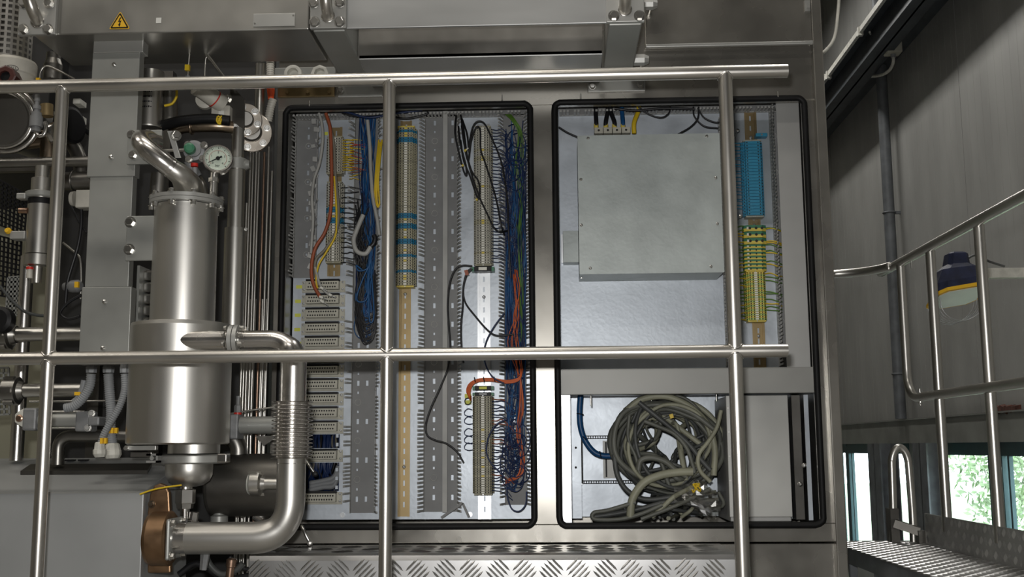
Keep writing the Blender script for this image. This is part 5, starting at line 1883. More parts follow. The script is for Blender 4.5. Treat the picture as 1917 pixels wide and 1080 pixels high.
# dark manifold pipe
g = G().tube(smooth_path([P(300, 236, -.27), P(340, 226, -.29), P(390, 222, -.29), P(430, 226, -.28)], 6), M(10, -.3), 14)
g.build('hose', 'black', label='black hose lying across behind the valve', cat='hose')
g = G().tube(smooth_path([P(322, 248, -.25), P(345, 238, -.26), P(400, 236, -.26), P(436, 238, -.24)], 6), M(12, -.3), 16)
g.torus(P(359, 238, -.262), (1, 0, 0), M(13, -.3), .004, 18, 6)
g.build('manifold_pipe', 'heat_tint', label='heat tinted pipe with weld ring behind the valve', cat='pipe')
q = P(410, 224, -.315)
g = G()
for i in range(5):
    g.tube(smooth_path([q + Vector((R.uniform(-.006, .006), R.uniform(-.006, .006), R.uniform(-.014, .014))) for _ in range(4)], 4), .0025, 6)
g.build('yellow_tie', 'yellow_wire', label='yellow twist tie on the black hose', cat='tie')
# ---- slotted silencer cylinder
sl = thing('silencer', 'short slotted steel silencer behind the column', 'silencer', P(281, 240, -.28))
xs_, zs0, zs1 = P(281, 205, -.28).x, P(281, 241, -.28).z, P(281, 135, -.28).z
G().lathe((xs_, -.28, zs0), (0, 0, 1), [(0, M(25.5, -.28)), (.004, M(26.5, -.28)), (.006, M(24, -.28)), (zs1 - zs0, M(24, -.28))], 32).build('shell', 'pipe', sl)
for k in range(5):
    zz = P(281, 168 + k * 9.5, -.28).z
    g = G()
    for j in range(7):
        a = -PI / 2 - .55 + j * .16
        r = M(24.3, -.28)
        c = Vector((xs_ + r * math.cos(a), -.28 + r * math.sin(a), zz))
        t_ = Vector((-math.sin(a), math.cos(a), 0))
        g.obox(c, t_, (math.cos(a), math.sin(a), 0), (0, 0, 1), .0022, .0008, .0026 if j % 2 else .0014)
    g.build('slot', 'black', sl)
g = G().cyl(P(319, 238, -.25), P(317, 160, -.25), M(15, -.25), seg=20)
g.build('pipe_stub', 'dark_steel', label='grey upright pipe right of the slotted silencer', cat='pipe')
cable('cable', 'yellow cable looping behind the top handrail', [(308, 198), (322, 194), (330, 182), (331, 168)], -.30, 2.6, 'yellow_wire')
# ---- cream actuator cylinder and sensor box under the beam
ac = thing('actuator', 'cream actuator cylinder slanting above the dark plate', 'actuator', P(400, 195, -.3))
p0, p1 = P(374, 165, -.33), P(417, 196, -.27)
G().cyl(p0, p1, M(17, -.3), seg=24).build('barrel', 'ceramic', ac)
G().lathe(p0, p0 - p1, [(0, M(18.5, -.3)), (.012, M(18.5, -.3)), (.016, M(14, -.3))], 24).build('cap', 'ceramic', ac)
G().lathe(p0 + (p1 - p0) * .62, p1 - p0, [(0, M(17.6, -.3)), (.004, M(17.6, -.3))], 24).build('band', 'red_plastic', ac)
a, b, za, zb = rect(395, 197, 430, 222, -.28)
G().box(a, b, -.28, -.22, za, zb).build('sensor_box', 'ceramic', ac, bevel=.003)
a, b, za, zb = rect(409, 207, 419, 216, -.282)
G().box(a, b, -.2806, -.28, za, zb).build('white_label', 'white_plastic', ac)
c = P(384, 190, -.22)
G().lathe(c, (.2, -1, 0), [(0, M(17, -.22)), (.02, M(17, -.22)), (.022, M(10, -.22))], 24).build('rear_disc', 'ceramic', ac)
dp = thing('dark_plate', 'dark pentagonal steel plate beside the flanges', 'plate', P(445, 240, -.25))
poly = [P(431, 160, -.25), P(441, 168, -.25), P(458, 186, -.25), P(457, 243, -.25), P(431, 224, -.25)]
G().prism([(p.x, p.z) for p in poly], -.252, -.245).build('plate', 'black_steel', dp)
G().hexbolt(P(428, 186, -.254), (-.5, -1, 0), .012, .012).build('bolt', 'bolt', dp)
# ---- tall insulated pipe with clamp
tp_ = thing('riser_pipe', 'upright stainless pipe with sleeve and clamp beside the vessel', 'pipe', P(434, 660, -.2))
xt = P(440, 450, -.2).x
def rz(py):
    return P(440 - .03 * (py - 450), py, -.2).z
g = G().lathe((xt, -.2, rz(662)), (0, 0, 1), [(0, M(20.5, -.2)), (rz(428) - rz(662), M(20.5, -.2)), (rz(427) - rz(662), M(16, -.2))], 28)
g.build('sleeve', 'pipe', tp_)
G().lathe((xt, -.2, rz(428)), (0, 0, 1), [(0, M(16, -.2)), (rz(300) - rz(428), M(15.6, -.2)), (rz(296) - rz(428), M(12, -.2)), (rz(240) - rz(428), M(11.5, -.2))], 28).build('pipe', 'pipe', tp_)
G().lathe((xt, -.2, rz(318)), (0, 0, 1), [(0, M(18, -.2)), (rz(298) - rz(318), M(18, -.2))], 20).build('clamp', 'satin', tp_)
q = P(462, 308, -.2)
G().lathe(q - Vector((.02, 0, 0)), (1, 0, 0), [(0, .012), (.02, .017), (.03, .012)], 16).build('clamp_nut', 'satin', tp_)
G().hexbolt(P(460, 429, -.225), (.4, -1, 0), .004, .005).build('sleeve_screw', 'bolt', tp_)
G().hexbolt(P(431, 430, -.225), (-.2, -1, 0), .004, .005).build('sleeve_screw', 'bolt', tp_)
# ---- two round flanges
def disc_flange(label, px, py, rp, Y, ax, n, t=.014, ph=.3):
    q = P(px, py, Y)
    ax = Vector(ax).normalized()
    f = thing('pipe_flange', label, 'flange', q - Vector((0, 0, M(rp, Y))))
    r = M(rp, Y)
    G().lathe(q, ax, [(-t, r), (-.002, r), (0, r * .97), (0, r * .52), (-.003, r * .5)], 40).build('disc', 'dark_bend', f)
    G().lathe(q, ax, [(-.12, r * .52), (-t, r * .52), (.012, r * .5), (.02, r * .42)], 28).build('hub', 'dark_steel', f)
    u, v, a_ = frame_of(ax)
    for k in range(n):
        an = 2 * PI * k / n + ph
        G().hexbolt(q + (u * math.cos(an) + v * math.sin(an)) * r * .77, ax, .0085, .010).build('bolt', 'bolt', f)
disc_flange('rear round pipe flange lower right of the dark plate', 471, 247, 39, -.13, (.25, -1, -.12), 6)
disc_flange('front round pipe flange just right of the dark plate', 459, 224, 32, -.20, (.3, -1, -.12), 6, ph=.75)
g = G().cyl(P(484, 255, -.05), P(488, 120, -.05), M(10, -.05), seg=20)
g.build('riser_pipe', 'pipe', label='slim upright pipe above the round flanges', cat='pipe')
# ---- pale corrugated hose with orange sleeve
hs = thing('corrugated_hose', 'pale corrugated hose with orange sleeve left of the cabinet', 'hose', P(504, 222, -.06))
def corrugated(g, path, r, pitch, amp, seg=12):
    L = [0]
    for a, b in zip(path[:-1], path[1:]):
        L.append(L[-1] + (b - a).length)
    n = int(L[-1] / (pitch / 4))
    pts, rad = [], []
    j = 0
    for i in range(n + 1):
        s = L[-1] * i / n
        while j < len(L) - 2 and L[j + 1] < s:
            j += 1
        f = (s - L[j]) / max(1e-9, L[j + 1] - L[j])
        pts.append(path[j].lerp(path[j + 1], f))
        rad.append(r + amp * math.sin(2 * PI * s / pitch))
    g.tube(pts, rad, seg)
for pts in ([P(505, 100, -.06), P(506, 120, -.06), P(506, 150, -.06)], [P(511, 186, -.06), P(506, 204, -.06), P(502, 226, -.05)]):
    g = G()
    corrugated(g, smooth_path(pts, 6), M(7.5, -.06), .008, .0012)
    g.build('hose_length', 'ceramic', hs)
g = G().tube(smooth_path([P(505, 152, -.06), P(507, 170, -.06), P(507, 186, -.06)], 4), [M(8, -.06), M(7.5, -.06), M(5.5, -.06)], 14)
g.build('sleeve', 'orange_plastic', hs)
# ---- slim tubes
tx = [(459, 380), (464, 255), (469, 285), (475, 285), (480, 285), (490, 285), (498, 275), (505, 320)]
FR = ['leftmost', 'second from left', 'third from left', 'fourth from left', 'fifth from left', 'sixth from left, copper coloured', 'seventh from left', 'rightmost']
for i, (px, y0) in enumerate(tx):
    Y = -.10 + (i % 3) * .03
    q = P(px, 400, Y)
    dx = R.uniform(-.012, .006)
    zt0, zb0_ = P(px, y0, Y).z, (zs + .001 if q.x - .02 > xs0 else .001)
    G().tube(smooth_path([Vector((q.x + .004, Y, zt0)), Vector((q.x, Y, (zt0 * 2 + zb0_) / 3)), Vector((q.x + dx, Y + .005, (zt0 + zb0_ * 2) / 3)), Vector((q.x + dx * 1.3, Y, zb0_))], 5), M(2.2, Y), 8).build('slim_tube', 'copper_tube' if i in (5,) else 'pipe', label='slim upright tube, %s of the front row beside the cabinet' % FR[i], cat='tube', group='slim steel tubes left of the cabinet')
for i, px in enumerate((461, 472, 486, 494)):
    Y = -.02
    q = P(px, 800, Y)
    G().cyl(Vector((q.x, Y, P(px, 560, Y).z)), Vector((q.x - (.0 if q.x - .02 > xs0 else .01), Y, zs + .001 if q.x - .02 > xs0 else .001)), M(2.2, Y), seg=8).build('slim_tube', 'pipe', label='rear slim steel tube, %s of the four behind the front row' % ['leftmost', 'second from left', 'third from left', 'rightmost'][i], cat='tube', group='slim steel tubes left of the cabinet')
# small tubes rising under the beam
cable('impulse_tube', 'thin bent steel tube with yellow tag under the beam', [(351, 155), (354, 110), (359, 72), (366, 72), (395, 110), (425, 150)], -.3, 2.0, 'pipe', 'tube')
cable('impulse_tube', 'second thin bent steel tube under the beam', [(383, 160), (384, 125), (386, 108), (394, 112), (420, 145)], -.28, 1.8, 'pipe', 'tube')
q = P(351, 127, -.31)
G().box(q.x - .007, q.x + .007, q.y - .006, q.y + .006, q.z - .009, q.z + .009).build('tag', 'yellow_wire', label='yellow tag on the thin bent tube', cat='tag')
G().lathe(P(351, 150, -.3), (0, 0, 1), [(-.03, .010), (0, .010), (.004, .008), (.014, .008)], 6, smooth=False).build('tube_fitting', 'cast_grey', label='grey hexagonal fitting under the bent steel tube', cat='fitting')

# ---- outlet pipe with bellows
YQ = -.53
po = thing('outlet_pipe', 'large stainless outlet pipe with bellows beside the vessel', 'pipe', P(540, 1035, YQ))
xbv = P(547, 800, YQ).x
def bz(py):
    return P(547 - .021 * (py - 800), py, YQ).z
zp1 = P(400, 637, YQ).z
pA = Vector((P(296, 637, YQ).x, YQ, zp1)); pB = Vector((P(428, 632, YQ).x, YQ, zp1))
G().cyl(pA, pB, M(18.5, YQ), seg=28).build('inlet_stub', 'polished', po)
for px in (432, 441):
    x = P(px, 632, YQ).x
    G().lathe((x, YQ, zp1), (1, 0, 0), [(0, M(29, YQ)), (M(7.5, YQ), M(29, YQ))], 36).build('flange', 'sheet', po)
for k in range(8):
    a = 2 * PI * k / 8 + .4
    x = P(427, 632, YQ).x
    g = G().hexbolt((x, YQ + M(24, YQ) * math.cos(a), zp1 + M(24, YQ) * math.sin(a)), (-1, 0, 0), .006, .008)
    g.build('flange_nut', 'bolt', po)
    g = G().hexbolt((P(451, 632, YQ).x, YQ + M(24, YQ) * math.cos(a), zp1 + M(24, YQ) * math.sin(a)), (1, 0, 0), .006, .012)
    g.build('flange_bolt', 'bolt', po)
pC = Vector((P(449, 632, YQ).x, YQ, zp1))
path = fillet([pC, Vector((xbv, YQ, zp1)), Vector((xbv, YQ, bz(752)))], M(72, YQ), 14)
G().tube(path, [M(18, YQ)] * 3 + [M(19, YQ), M(23, YQ), M(24, YQ), M(24.5, YQ), M(24.5, YQ)], 28).build('upper_elbow', 'polished', po)
g = G()
rows = 15
zb0, zb1 = bz(858), bz(752)
prof = []
for i in range(rows * 6 + 1):
    f = i / (rows * 6)
    prof.append(((zb1 - zb0) * f, M(34, YQ) + M(4.5, YQ) * math.cos(2 * PI * f * rows)))
g.lathe((xbv, YQ, zb0), (0, 0, 1), prof, 36, sharp=False)
g.build('bellows', 'polished', po)
xh = P(440, 1007, YQ)
path = fillet([Vector((xbv, YQ, bz(856))), Vector((xbv, YQ, xh.z)), Vector((P(352, 1007, YQ).x, YQ, xh.z))], M(88, YQ), 14)
G().tube(path, [M(26.5, YQ)] * 4 + [M(28, YQ)] + [M(29, YQ)] * 2, 32).build('lower_elbow', 'heat_tint' if False else 'vessel', po)
for zc in (740, 868):
    G().lathe((xbv, YQ, bz(zc)), (0, 0, 1), [(0, M(25.2 if zc < 800 else 27.2, YQ)), (.002, M(25.2 if zc < 800 else 27.2, YQ))], 32).build('weld', 'polished', po)
x0 = P(322, 1007, YQ).x; x1 = P(354, 1007, YQ).x
G().lathe((x0, YQ, xh.z), (1, 0, 0), [(0, M(28, YQ)), (x1 - x0, M(27.5, YQ))], 32).build('collar', 'polished', po)
x0 = P(322, 1007, YQ).x; x1 = P(330, 1007, YQ).x
rr = M(37, YQ)
g = G()
g.obox(((x0 + x1) / 2, YQ, xh.z), (1, 0, 0), (0, 1, 0), (0, 0, 1), (x1 - x0) / 2, rr, rr)
g.build('square_flange', 'satin', po, bevel=.006)
for sy in (-1, 1):
    for sz in (-1, 1):
        G().hexbolt((x1, YQ + sy * rr * .8, xh.z + sz * rr * .8), (1, 0, 0), .009, .012).build('flange_bolt', 'bolt', po)
# bronze housing
bh = thing('bronze_housing', 'bronze coloured round housing at the pipe end', 'housing', P(290, 1075, YQ))
x2 = P(281, 1007, YQ).x
G().lathe((x2, YQ, xh.z), (1, 0, 0), [(0, M(46, YQ)), (.01, M(49, YQ)), (x0 - x2 - .004, M(49, YQ)), (x0 - x2, M(46, YQ))], 36).build('drum', 'bronze', bh)
pts = [P(268, 1075, YQ), P(268, 962, YQ), P(273, 925, YQ), P(281, 910, YQ), P(292, 905, YQ), P(302, 909, YQ), P(309, 922, YQ), P(311, 962, YQ), P(312, 1075, YQ)]
G().prism([(p.x, p.z) for p in pts], YQ + .03, YQ + .05).build('back_flange', 'bronze', bh, bevel=.004)
G().hexbolt(P(284, 944, YQ + .03), (0, -1, 0), .008, .01).build('bolt', 'heat_tint', bh)
cable('thin_cable', 'thin yellow cable from the sheet box to the vessel', [(262, 925), (285, 917), (310, 912), (340, 908)], YQ - .03, 1.6, 'yellow_wire')
# ---- dark drum with union fitting behind the outlet pipe
dd = thing('dark_drum', 'dark round drum behind the outlet pipe', 'drum', P(460, 965, -.22))
qa = P(396, 908, -.22); qb = P(548, 908, -.22)
qb.z = qa.z
rd_ = M(57, -.22)
G().lathe(qa, (1, 0, 0), [(0, rd_ * .9), (.006, rd_ * .98), (.014, rd_), (qb.x - qa.x, rd_)], 44).build('shell', 'black_steel', dd)
un = P(466, 906, -.36)
g = G().lathe((un.x, -.345, un.z), (1, 0, 0), [(0, M(14, -.35)), (.004, M(22, -.35)), (.03, M(22, -.35)), (.034, M(14, -.35)), (.045, M(11, -.35)), (.085, M(10.5, -.35)), (.085, M(13, -.35)), (.11, M(13, -.35))], 24)
for k in range(4):
    a = PI / 2 * k + .5
    g.obox((un.x + .017, -.345 + M(22.5, -.35) * math.cos(a), un.z + M(22.5, -.35) * math.sin(a)), (1, 0, 0), (-math.sin(a), math.cos(a), 0), (0, math.cos(a), math.sin(a)), .013, .007, .005)
g.build('union_nut', 'pipe', dd)
G().lathe((un.x - .001, -.345, un.z), (-1, 0, 0), [(0, M(20, -.35)), (.004, M(18, -.35))], 24).build('sight_glass', 'lamp_glass', dd)
g = G().tube(smooth_path([P(480, 960, -.2), P(500, 972, -.2), P(524, 975, -.22)], 6), M(14, -.2), 16)
g.build('rear_bend', 'polished', label='short polished bend under the dark drum', cat='pipe')
g = G().tube(smooth_path([P(424, 818, -.22), P(438, 822, -.22), P(446, 838, -.22), P(446, 856, -.22)], 6), M(15, -.22), 16)
g.build('drum_elbow', 'dark_steel', label='dark elbow joining the top of the drum', cat='pipe')
g = G().lathe(P(410, 985, -.25), (0, 0, 1), [(0, .026), (.03, .026), (.034, .018), (.05, .014)], 20)
g.build('cap_fitting', 'satin', label='grey capped fitting below the dark drum', cat='fitting')
# ---- pneumatic cylinder at the right of the vessel
pc = thing('pneumatic_cylinder', 'grey pneumatic cylinder between the vessel and bellows', 'cylinder', P(470, 815, -.25))
qa, qb = P(450, 796, -.25), P(548, 796, -.25)
qb.z = qa.z
G().cyl(qa, qb, M(16, -.25), seg=24).build('barrel', 'satin', pc)
a, b, za, zb = rect(427, 776, 451, 822, -.25)
ym = -.25
G().box(a, b, ym - .035, ym + .035, za, zb).build('end_cap', 'cast_grey', pc, bevel=.004)
for py in (782, 797, 813):
    G().box(a - .006, a + .012, ym - .042, ym - .034, P(430, py + 3, ym).z, P(430, py - 3, ym).z).build('cap_rib', 'cast_grey', pc)
G().lathe(P(445, 776, -.25), (0, 0, 1), [(0, .012), (.006, .012)], 12).build('red_ring', 'red_plastic', pc)
G().lathe(P(445, 772, -.25), (0, 0, 1), [(0, .011), (.02, .011), (.024, .006), (.05, .006)], 6, smooth=False).build('air_fitting', 'cast_grey', pc)
a, b, za, zb = rect(478, 816, 512, 834, -.23)
G().prism([(a, zb), (b, zb), (b, zb - .012), ((a + b) / 2, za)], -.235, -.225).build('bracket_plate', 'black_steel', pc)
cable('impulse_tube', 'thin tube running over the pneumatic cylinder', [(427, 775), (470, 768), (515, 762)], -.24, 1.8, 'pipe', 'tube')
# wing handles on the cabinet edge
for k, pts in enumerate(([(573, 862), (582, 876), (590, 887)], [(565, 985), (573, 1002), (580, 1016)])):
    t = thing('cabinet_handle', ['upper', 'lower'][k] + ' slim steel handle lever at the left cabinet edge', 'handle', P(*pts[-1], -.05))
    G().tube(W3([(pts[0][0], pts[0][1], .0)] + list(pts), -.05), [.006, .006, .0055, .005], 10).build('lever', 'bolt', t)
    G().lathe(P(*pts[-1], -.05), (.3, -1, 0), [(-.012, .004), (-.01, .009), (.008, .009), (.01, .004)], 12).build('knob', 'black' if k == 0 else 'bolt', t)
# small pipes and cables under the outlet pipe
cable('hose', 'dark hose curling under the outlet pipe', [(385, 1040), (395, 1060), (415, 1075), (440, 1068), (455, 1055)], -.35, 6, 'cable_dark', 'hose')
cable('hose', 'thin dark hose low behind the outlet pipe', [(430, 1042), (445, 1060), (465, 1065), (480, 1050)], -.3, 4, 'black_wire', 'hose')
cable('hose', 'black hose at the lower edge left of the step', [(335, 1075), (370, 1055), (420, 1082), (470, 1078)], -.25, 6, 'black_wire', 'hose')
g = G().lathe(P(432, 1062, -.36), (.1, 0, 1), [(-.06, .012), (.0, .012), (.002, .015), (.022, .015), (.026, .008)], 14)
g.build('orange_cap_fitting', 'copper_tube', label='orange capped fitting under the outlet pipe', cat='fitting')
g = G().lathe(P(383, 1046, -.5), (.1, 0, 1), [(-.03, .010), (.0, .012), (.02, .014), (.03, .012)], 6, smooth=False)
g.build('drain_plug', 'cast_grey', label='grey drain plug below the outlet pipe', cat='fitting')
# ================================================================== sheet metal column and far left equipment
YC = -.42
col_ = thing('sheet_column', 'grey sheet metal cable column hanging from the beam', 'column', (P(205, 660, YC).x, YC + .05, P(200, 660, YC).z))
def seg(name, px0, px1, py0, py1, yf, m='satin'):
    a, b, za, zb = rect(px0, py0, px1, py1, yf)
    o = G().box(a, b, yf, YC + .035, za, zb).build(name, m, col_, bevel=.002)
    return o
seg('mounting_cap', 175, 268, 66, 98, YC - .01, 'sheet')
seg('cap_flange', 171, 272, 63, 68, YC - .03, 'polished')
c1_ = seg('upper_cover', 168, 257, 97, 330, YC - .004)
c2_ = seg('middle_cover', 163.5, 244.5, 330, 537, YC)
c3_ = seg('lower_cover', 150, 243, 537, 682, YC - .004)
for o, pts in ((c1_, ((214, 121), (208, 294))), (c3_, ((196, 565), (193, 652)))):
    for px, py in pts:
        q = P(px, py, YC - .004)
        G().lathe(q, (0, -1, 0), [(0, .007), (.004, .0065), (.007, .002)], 12).build('cover_screw', 'bolt', o)
a = P(262, 130, YC)
for k in range(2):
    q = P(266 + k * .2, 128 + k * 5, YC)
# white labels on its right flank
a_, b_, za, zb = rect(257, 124, 264, 138, YC + .05)
xs_ = P(257, 200, YC - .004).x
G().box(xs_ , xs_ + .0006, YC + .008, YC + .026, za, zb).build('flank_label', 'white_plastic', c1_)
# ---- conduit glands under the column and grey conduits
cg = [((171, 690), [(171, 700), (168, 722), (155, 745), (138, 760), (122, 764)], 8.5), ((203, 690), [(203, 700), (205, 730), (208, 770), (207, 800), (211, 838)], 9.0), ((232, 690), [(233, 700), (233, 730), (224, 760), (206, 792), (194, 815), (187, 836)], 6.5)]
for i, ((gx, gy), pts, r) in enumerate(cg):
    t = thing('flexible_conduit', ['grey ribbed conduit bending left under the column', 'thick grey ribbed conduit dropping to the right gland', 'thin grey ribbed conduit crossing in front to the left gland'][i], 'conduit', P(gx, gy + 10, YC))
    Yc = YC + .03 if i < 2 else YC - .03
    g = G()
    corrugated(g, smooth_path(W3(pts, Yc), 8), M(r, Yc), .0062, .0011, 12)
    g.build('tubing', 'conduit', t)
    q = P(gx, gy + 8, Yc)
    g = G().lathe(q, (0, 0, 1), [(0, M(r * 1.2, Yc)), (.018, M(r * 1.3, Yc)), (.018, M(r * 1.15, Yc)), (.03, M(r * 1.15, Yc))], 8, smooth=False)
    g.build('upper_gland', 'conduit', t)
    if i:
        q = P(pts[-1][0], pts[-1][1] + 20, Yc)
        g = G().lathe(q, (-.05, 0, 1), [(0, M(r * 1.35, Yc)), (.01, M(r * 1.75 if i == 1 else r * 1.9, Yc)), (.022, M(r * 1.7 if i == 1 else r * 1.9, Yc)), (.024, M(r * 1.6, Yc)), (.040, M(r * 1.4, Yc)), (.044, M(r * 1.1, Yc))], 10, smooth=False)
        g.build('lower_gland', 'gland', t)
        q = P(pts[-2][0] + 3, pts[-2][1] + (6 if i == 1 else 10), Yc - .015)
        for k in range(3 if i == 1 else 2):
            G().box(q.x - .013 + k * .011, q.x - .005 + k * .011, q.y - .006, q.y + .004, q.z - .008, q.z + .008).build('marker_tag', 'sign_yellow', t)
cable('flexible_conduit', 'short grey conduit stub beside the pipe under the column', [(158, 712), (154, 728), (146, 745), (138, 752)], YC + .07, 6, 'conduit', 'conduit')
q = P(146, 737, YC + .03)
G().box(q.x - .009, q.x + .009, q.y - .005, q.y + .005, q.z - .005, q.z + .005).build('tag', 'sign_yellow', label='yellow tag on the short grey conduit', cat='tag')

# ---- sheet metal box bottom left
YT = -.52
a, b, za, zb = rect(-60, 921, 266, 1080, YT)
z1 = zb
z2 = P(140, 857, -.14).z
sb = thing('sheet_box', 'large grey sheet metal housing at the lower left', 'housing', ((a + b) / 2, -.4, 0))
a = -2.2
G().prism([(YT, 0), (YT, z1), (-.14, z2), (-.14, 0)], a, b, 0, 'yz').build('housing', 'housing_grey', sb, bevel=.003)
G().box(a, b + .001, YT - .001, YT + .0005, z1 - .004, z1 + .0005).build('front_edge', 'sheet', sb)
p0, p1, p2, p3 = P(57, 873, -.32), P(284, 877, -.32), P(262, 889, -.42), P(38, 887, -.42)
def on_slope(x, y, up):
    f = (y - YT) / (-.14 - YT)
    return Vector((x, y, z1 + (z2 - z1) * f + up))
q = [on_slope(P(57, 873, -.26).x, -.26, .012), on_slope(P(284, 877, -.26).x, -.26, .012), on_slope(P(276, 889, -.34).x, -.34, .012), on_slope(P(38, 887, -.34).x, -.34, .012)]
g = G()
g.add(q + [p - Vector((0, 0, .011)) for p in q], [(0, 1, 2, 3), (7, 6, 5, 4), (0, 4, 5, 1), (1, 5, 6, 2), (2, 6, 7, 3), (3, 7, 4, 0)])
g.build('cover_flange', 'black_steel', sb)
g = G()
for px, py in ((158, 858), (133, 862)):
    c = on_slope(P(px, py, -.18).x, -.18, .002)
    g.box(c.x - .012, c.x + .012, c.y - .02, c.y + .01, c.z - .002, c.z + .003)
g.build('top_slot', 'black', sb)

# ---- far left: pipes
def hpipe(name, label, px0, px1, py, r, Y, m, cat='pipe'):
    A, B = P(px0, py, Y), P(px1, py, Y)
    z = P((px0 + px1) / 2, py, Y).z
    A.z = B.z = z
    return G().cyl(A, B, M(r, Y), seg=24).build(name, m, label=label, cat=cat)
def vpipe(name, label, px, py0, py1, r, Y, m, cat='pipe'):
    x = P(px, (py0 + py1) / 2, Y).x
    return G().cyl((x, Y, P(px, py1, Y).z), (x, Y, P(px, py0, Y).z), M(r, Y), seg=24).build(name, m, label=label, cat=cat)
hpipe('cross_pipe', 'horizontal pipe high at the left behind the post', -120, 200, 304, 10, -.35, 'dark_steel')
vpipe('standing_pipe', 'tall polished upright pipe behind the left post', 41, 480, 862, 12.5, -.2, 'polished')
# union pipes
def union_pipe(label, px0, px1, py, r, Y, ux, ur):
    t = thing('union_pipe', label, 'pipe', P((px0 + px1) / 2, py + r, Y))
    A, B = P(px0, py, Y), P(px1, py, Y)
    A.z = B.z = P((px0 + px1) / 2, py, Y).z
    G().cyl(A, B, M(r, Y), seg=24).build('pipe', 'pipe', t)
    x = P(ux, py, Y).x
    u = M(ur, Y)
    G().lathe((x, Y, A.z), (1, 0, 0), [(-.03, u * .8), (-.028, u), (.012, u), (.016, u * .75), (.03, u * .6)], 28).build('union_nut', 'dark_steel', t)
    for k in range(6):
        a_ = PI / 3 * k
        g = G()
        g.obox((x - .008, Y + u * math.cos(a_), A.z + u * math.sin(a_)), (1, 0, 0), (0, -math.sin(a_), math.cos(a_)), (0, math.cos(a_), math.sin(a_)), .015, .008, .005)
        g.build('nut_lug', 'dark_steel', t)
    return t
up1 = union_pipe('horizontal pipe with dark union nut left of the column', -60, 160, 626, 13.5, -.30, 14, 27)
union_pipe('lower horizontal pipe with union nut left of the conduits', -60, 170, 731, 13, -.27, 28, 25)
g = G().lathe(P(6, 600, -.36), (0, -1, 0), [(0, .04), (.03, .04), (.036, .03)], 24)
g.build('round_cap', 'black', up1)
# elbow low
path = fillet([P(240, 816, -.3), P(110, 816, -.3), P(108, 870, -.3)], .08, 8)
zq = P(170, 816, -.3).z
path = [Vector((p.x, -.3, p.z)) for p in path]
G().tube(path, M(11.5, -.3), 20).build('elbow_pipe', 'dark_steel', label='dark elbow pipe above the sheet metal housing', cat='pipe')
# pneumatic cylinder with cast ends
pn = thing('pneumatic_cylinder', 'pneumatic cylinder with cast ends above the housing at left', 'cylinder', P(110, 805, -.33))
A, B = P(75, 786, -.33), P(160, 786, -.33)
A.z = B.z = P(115, 786, -.33).z
G().cyl(A, B, M(13.5, -.33), seg=24).build('barrel', 'satin', pn)
for dz in (-1, 1):
    G().cyl(A + Vector((0, -.01, dz * M(15, -.33))), B + Vector((0, -.01, dz * M(15, -.33))), .0035, seg=8).build('tie_rod', 'bolt', pn)
a, b, za, zb = rect(50, 764, 76, 806, -.33)
G().box(a, b, -.36, -.30, za, zb).build('end_cap', 'cast_grey', pn, bevel=.006)
q = P(38, 783, -.345)
pts = [P(30, 776, -.34), P(37, 770, -.34), P(48, 764, -.34), P(50, 802, -.34), P(37, 796, -.34), P(30, 790, -.34)]
G().prism([(p.x, p.z) for p in pts], -.35, -.33).build('pivot_ear', 'gland', pn, bevel=.003)
G().lathe(q, (0, -1, 0), [(0, .011), (.008, .011), (.010, .007)], 14).build('pivot_pin', 'copper_tube', pn)
a, b, za, zb = rect(148, 770, 176, 808, -.34)
G().box(a, b, -.37, -.31, za, zb).build('head_block', 'cast_grey', pn, bevel=.006)
a, b, za, zb = rect(170, 780, 192, 797, -.36)
G().box(a, b, -.385, -.32, za, zb).build('head_nose', 'cast_grey', pn, bevel=.005)
for px, py in ((172, 774), (165, 801)):
    G().hexbolt(P(px, py, -.37), (.2, -1, 0), .008, .014).build('head_bolt', 'bolt', pn)
hpipe('thin_rod', 'thin steel rod above the left pneumatic cylinder', 55, 236, 751, 2, -.3, 'pipe', 'rod')
# ---- tall filter housing behind the left post
fh = thing('filter_housing', 'slim stainless filter housing behind the left post', 'filter', P(72, 530, -.40))
xf = P(74, 420, -.4).x
def fz(py):
    return P(74, py, -.4).z
G().lathe((xf, -.4, fz(476)), (0, 0, 1), [(0, M(23.5, -.4)), (fz(372) - fz(476), M(23, -.4))], 32).build('body', 'pipe', fh)
G().lathe((xf, -.4, fz(500)), (0, 0, 1), [(0, M(20, -.4)), (.004, M(26, -.4)), (fz(478) - fz(500), M(26, -.4))], 32).build('bottom_ring', 'pipe', fh)
G().lathe((xf, -.4, fz(372)), (0, 0, 1), [(0, M(27, -.4)), (.004, M(29, -.4)), (fz(360) - fz(372) - .003, M(29, -.4)), (fz(360) - fz(372), M(25, -.4))], 32).build('clamp_ring', 'satin', fh)
G().lathe((xf, -.4, fz(360)), (0, 0, 1), [(0, M(19, -.4)), (fz(335) - fz(360), M(19, -.4)), (fz(333) - fz(360), M(13, -.4)), (fz(312) - fz(360), M(13, -.4))], 28).build('head', 'pipe', fh)
G().lathe((xf, -.4, fz(530)), (0, 0, 1), [(0, M(9, -.4)), (fz(500) - fz(530), M(10, -.4))], 20).build('outlet', 'pipe', fh)
G().lathe((xf, -.4, fz(384)), (0, 0, 1), [(0, M(23.3, -.4)), (fz(373) - fz(384), M(23.3, -.4))], 32).build('black_band', 'black', fh)
a, b, za, zb = rect(33, 362, 50, 373, -.43)
G().box(a, b, -.44, -.41, za, zb).build('clamp_lug', 'sheet', fh, bevel=.003)
q = P(56, 502, -.43)
G().lathe(q, (0, 0, 1), [(-.03, .009), (-.004, .009)], 12).build('drain_stub', 'ceramic', fh)
G().lathe(q, (0, 0, 1), [(-.004, .0105), (.004, .0105)], 12).build('red_cap', 'red_plastic', fh)
q = P(52, 394, -.42)
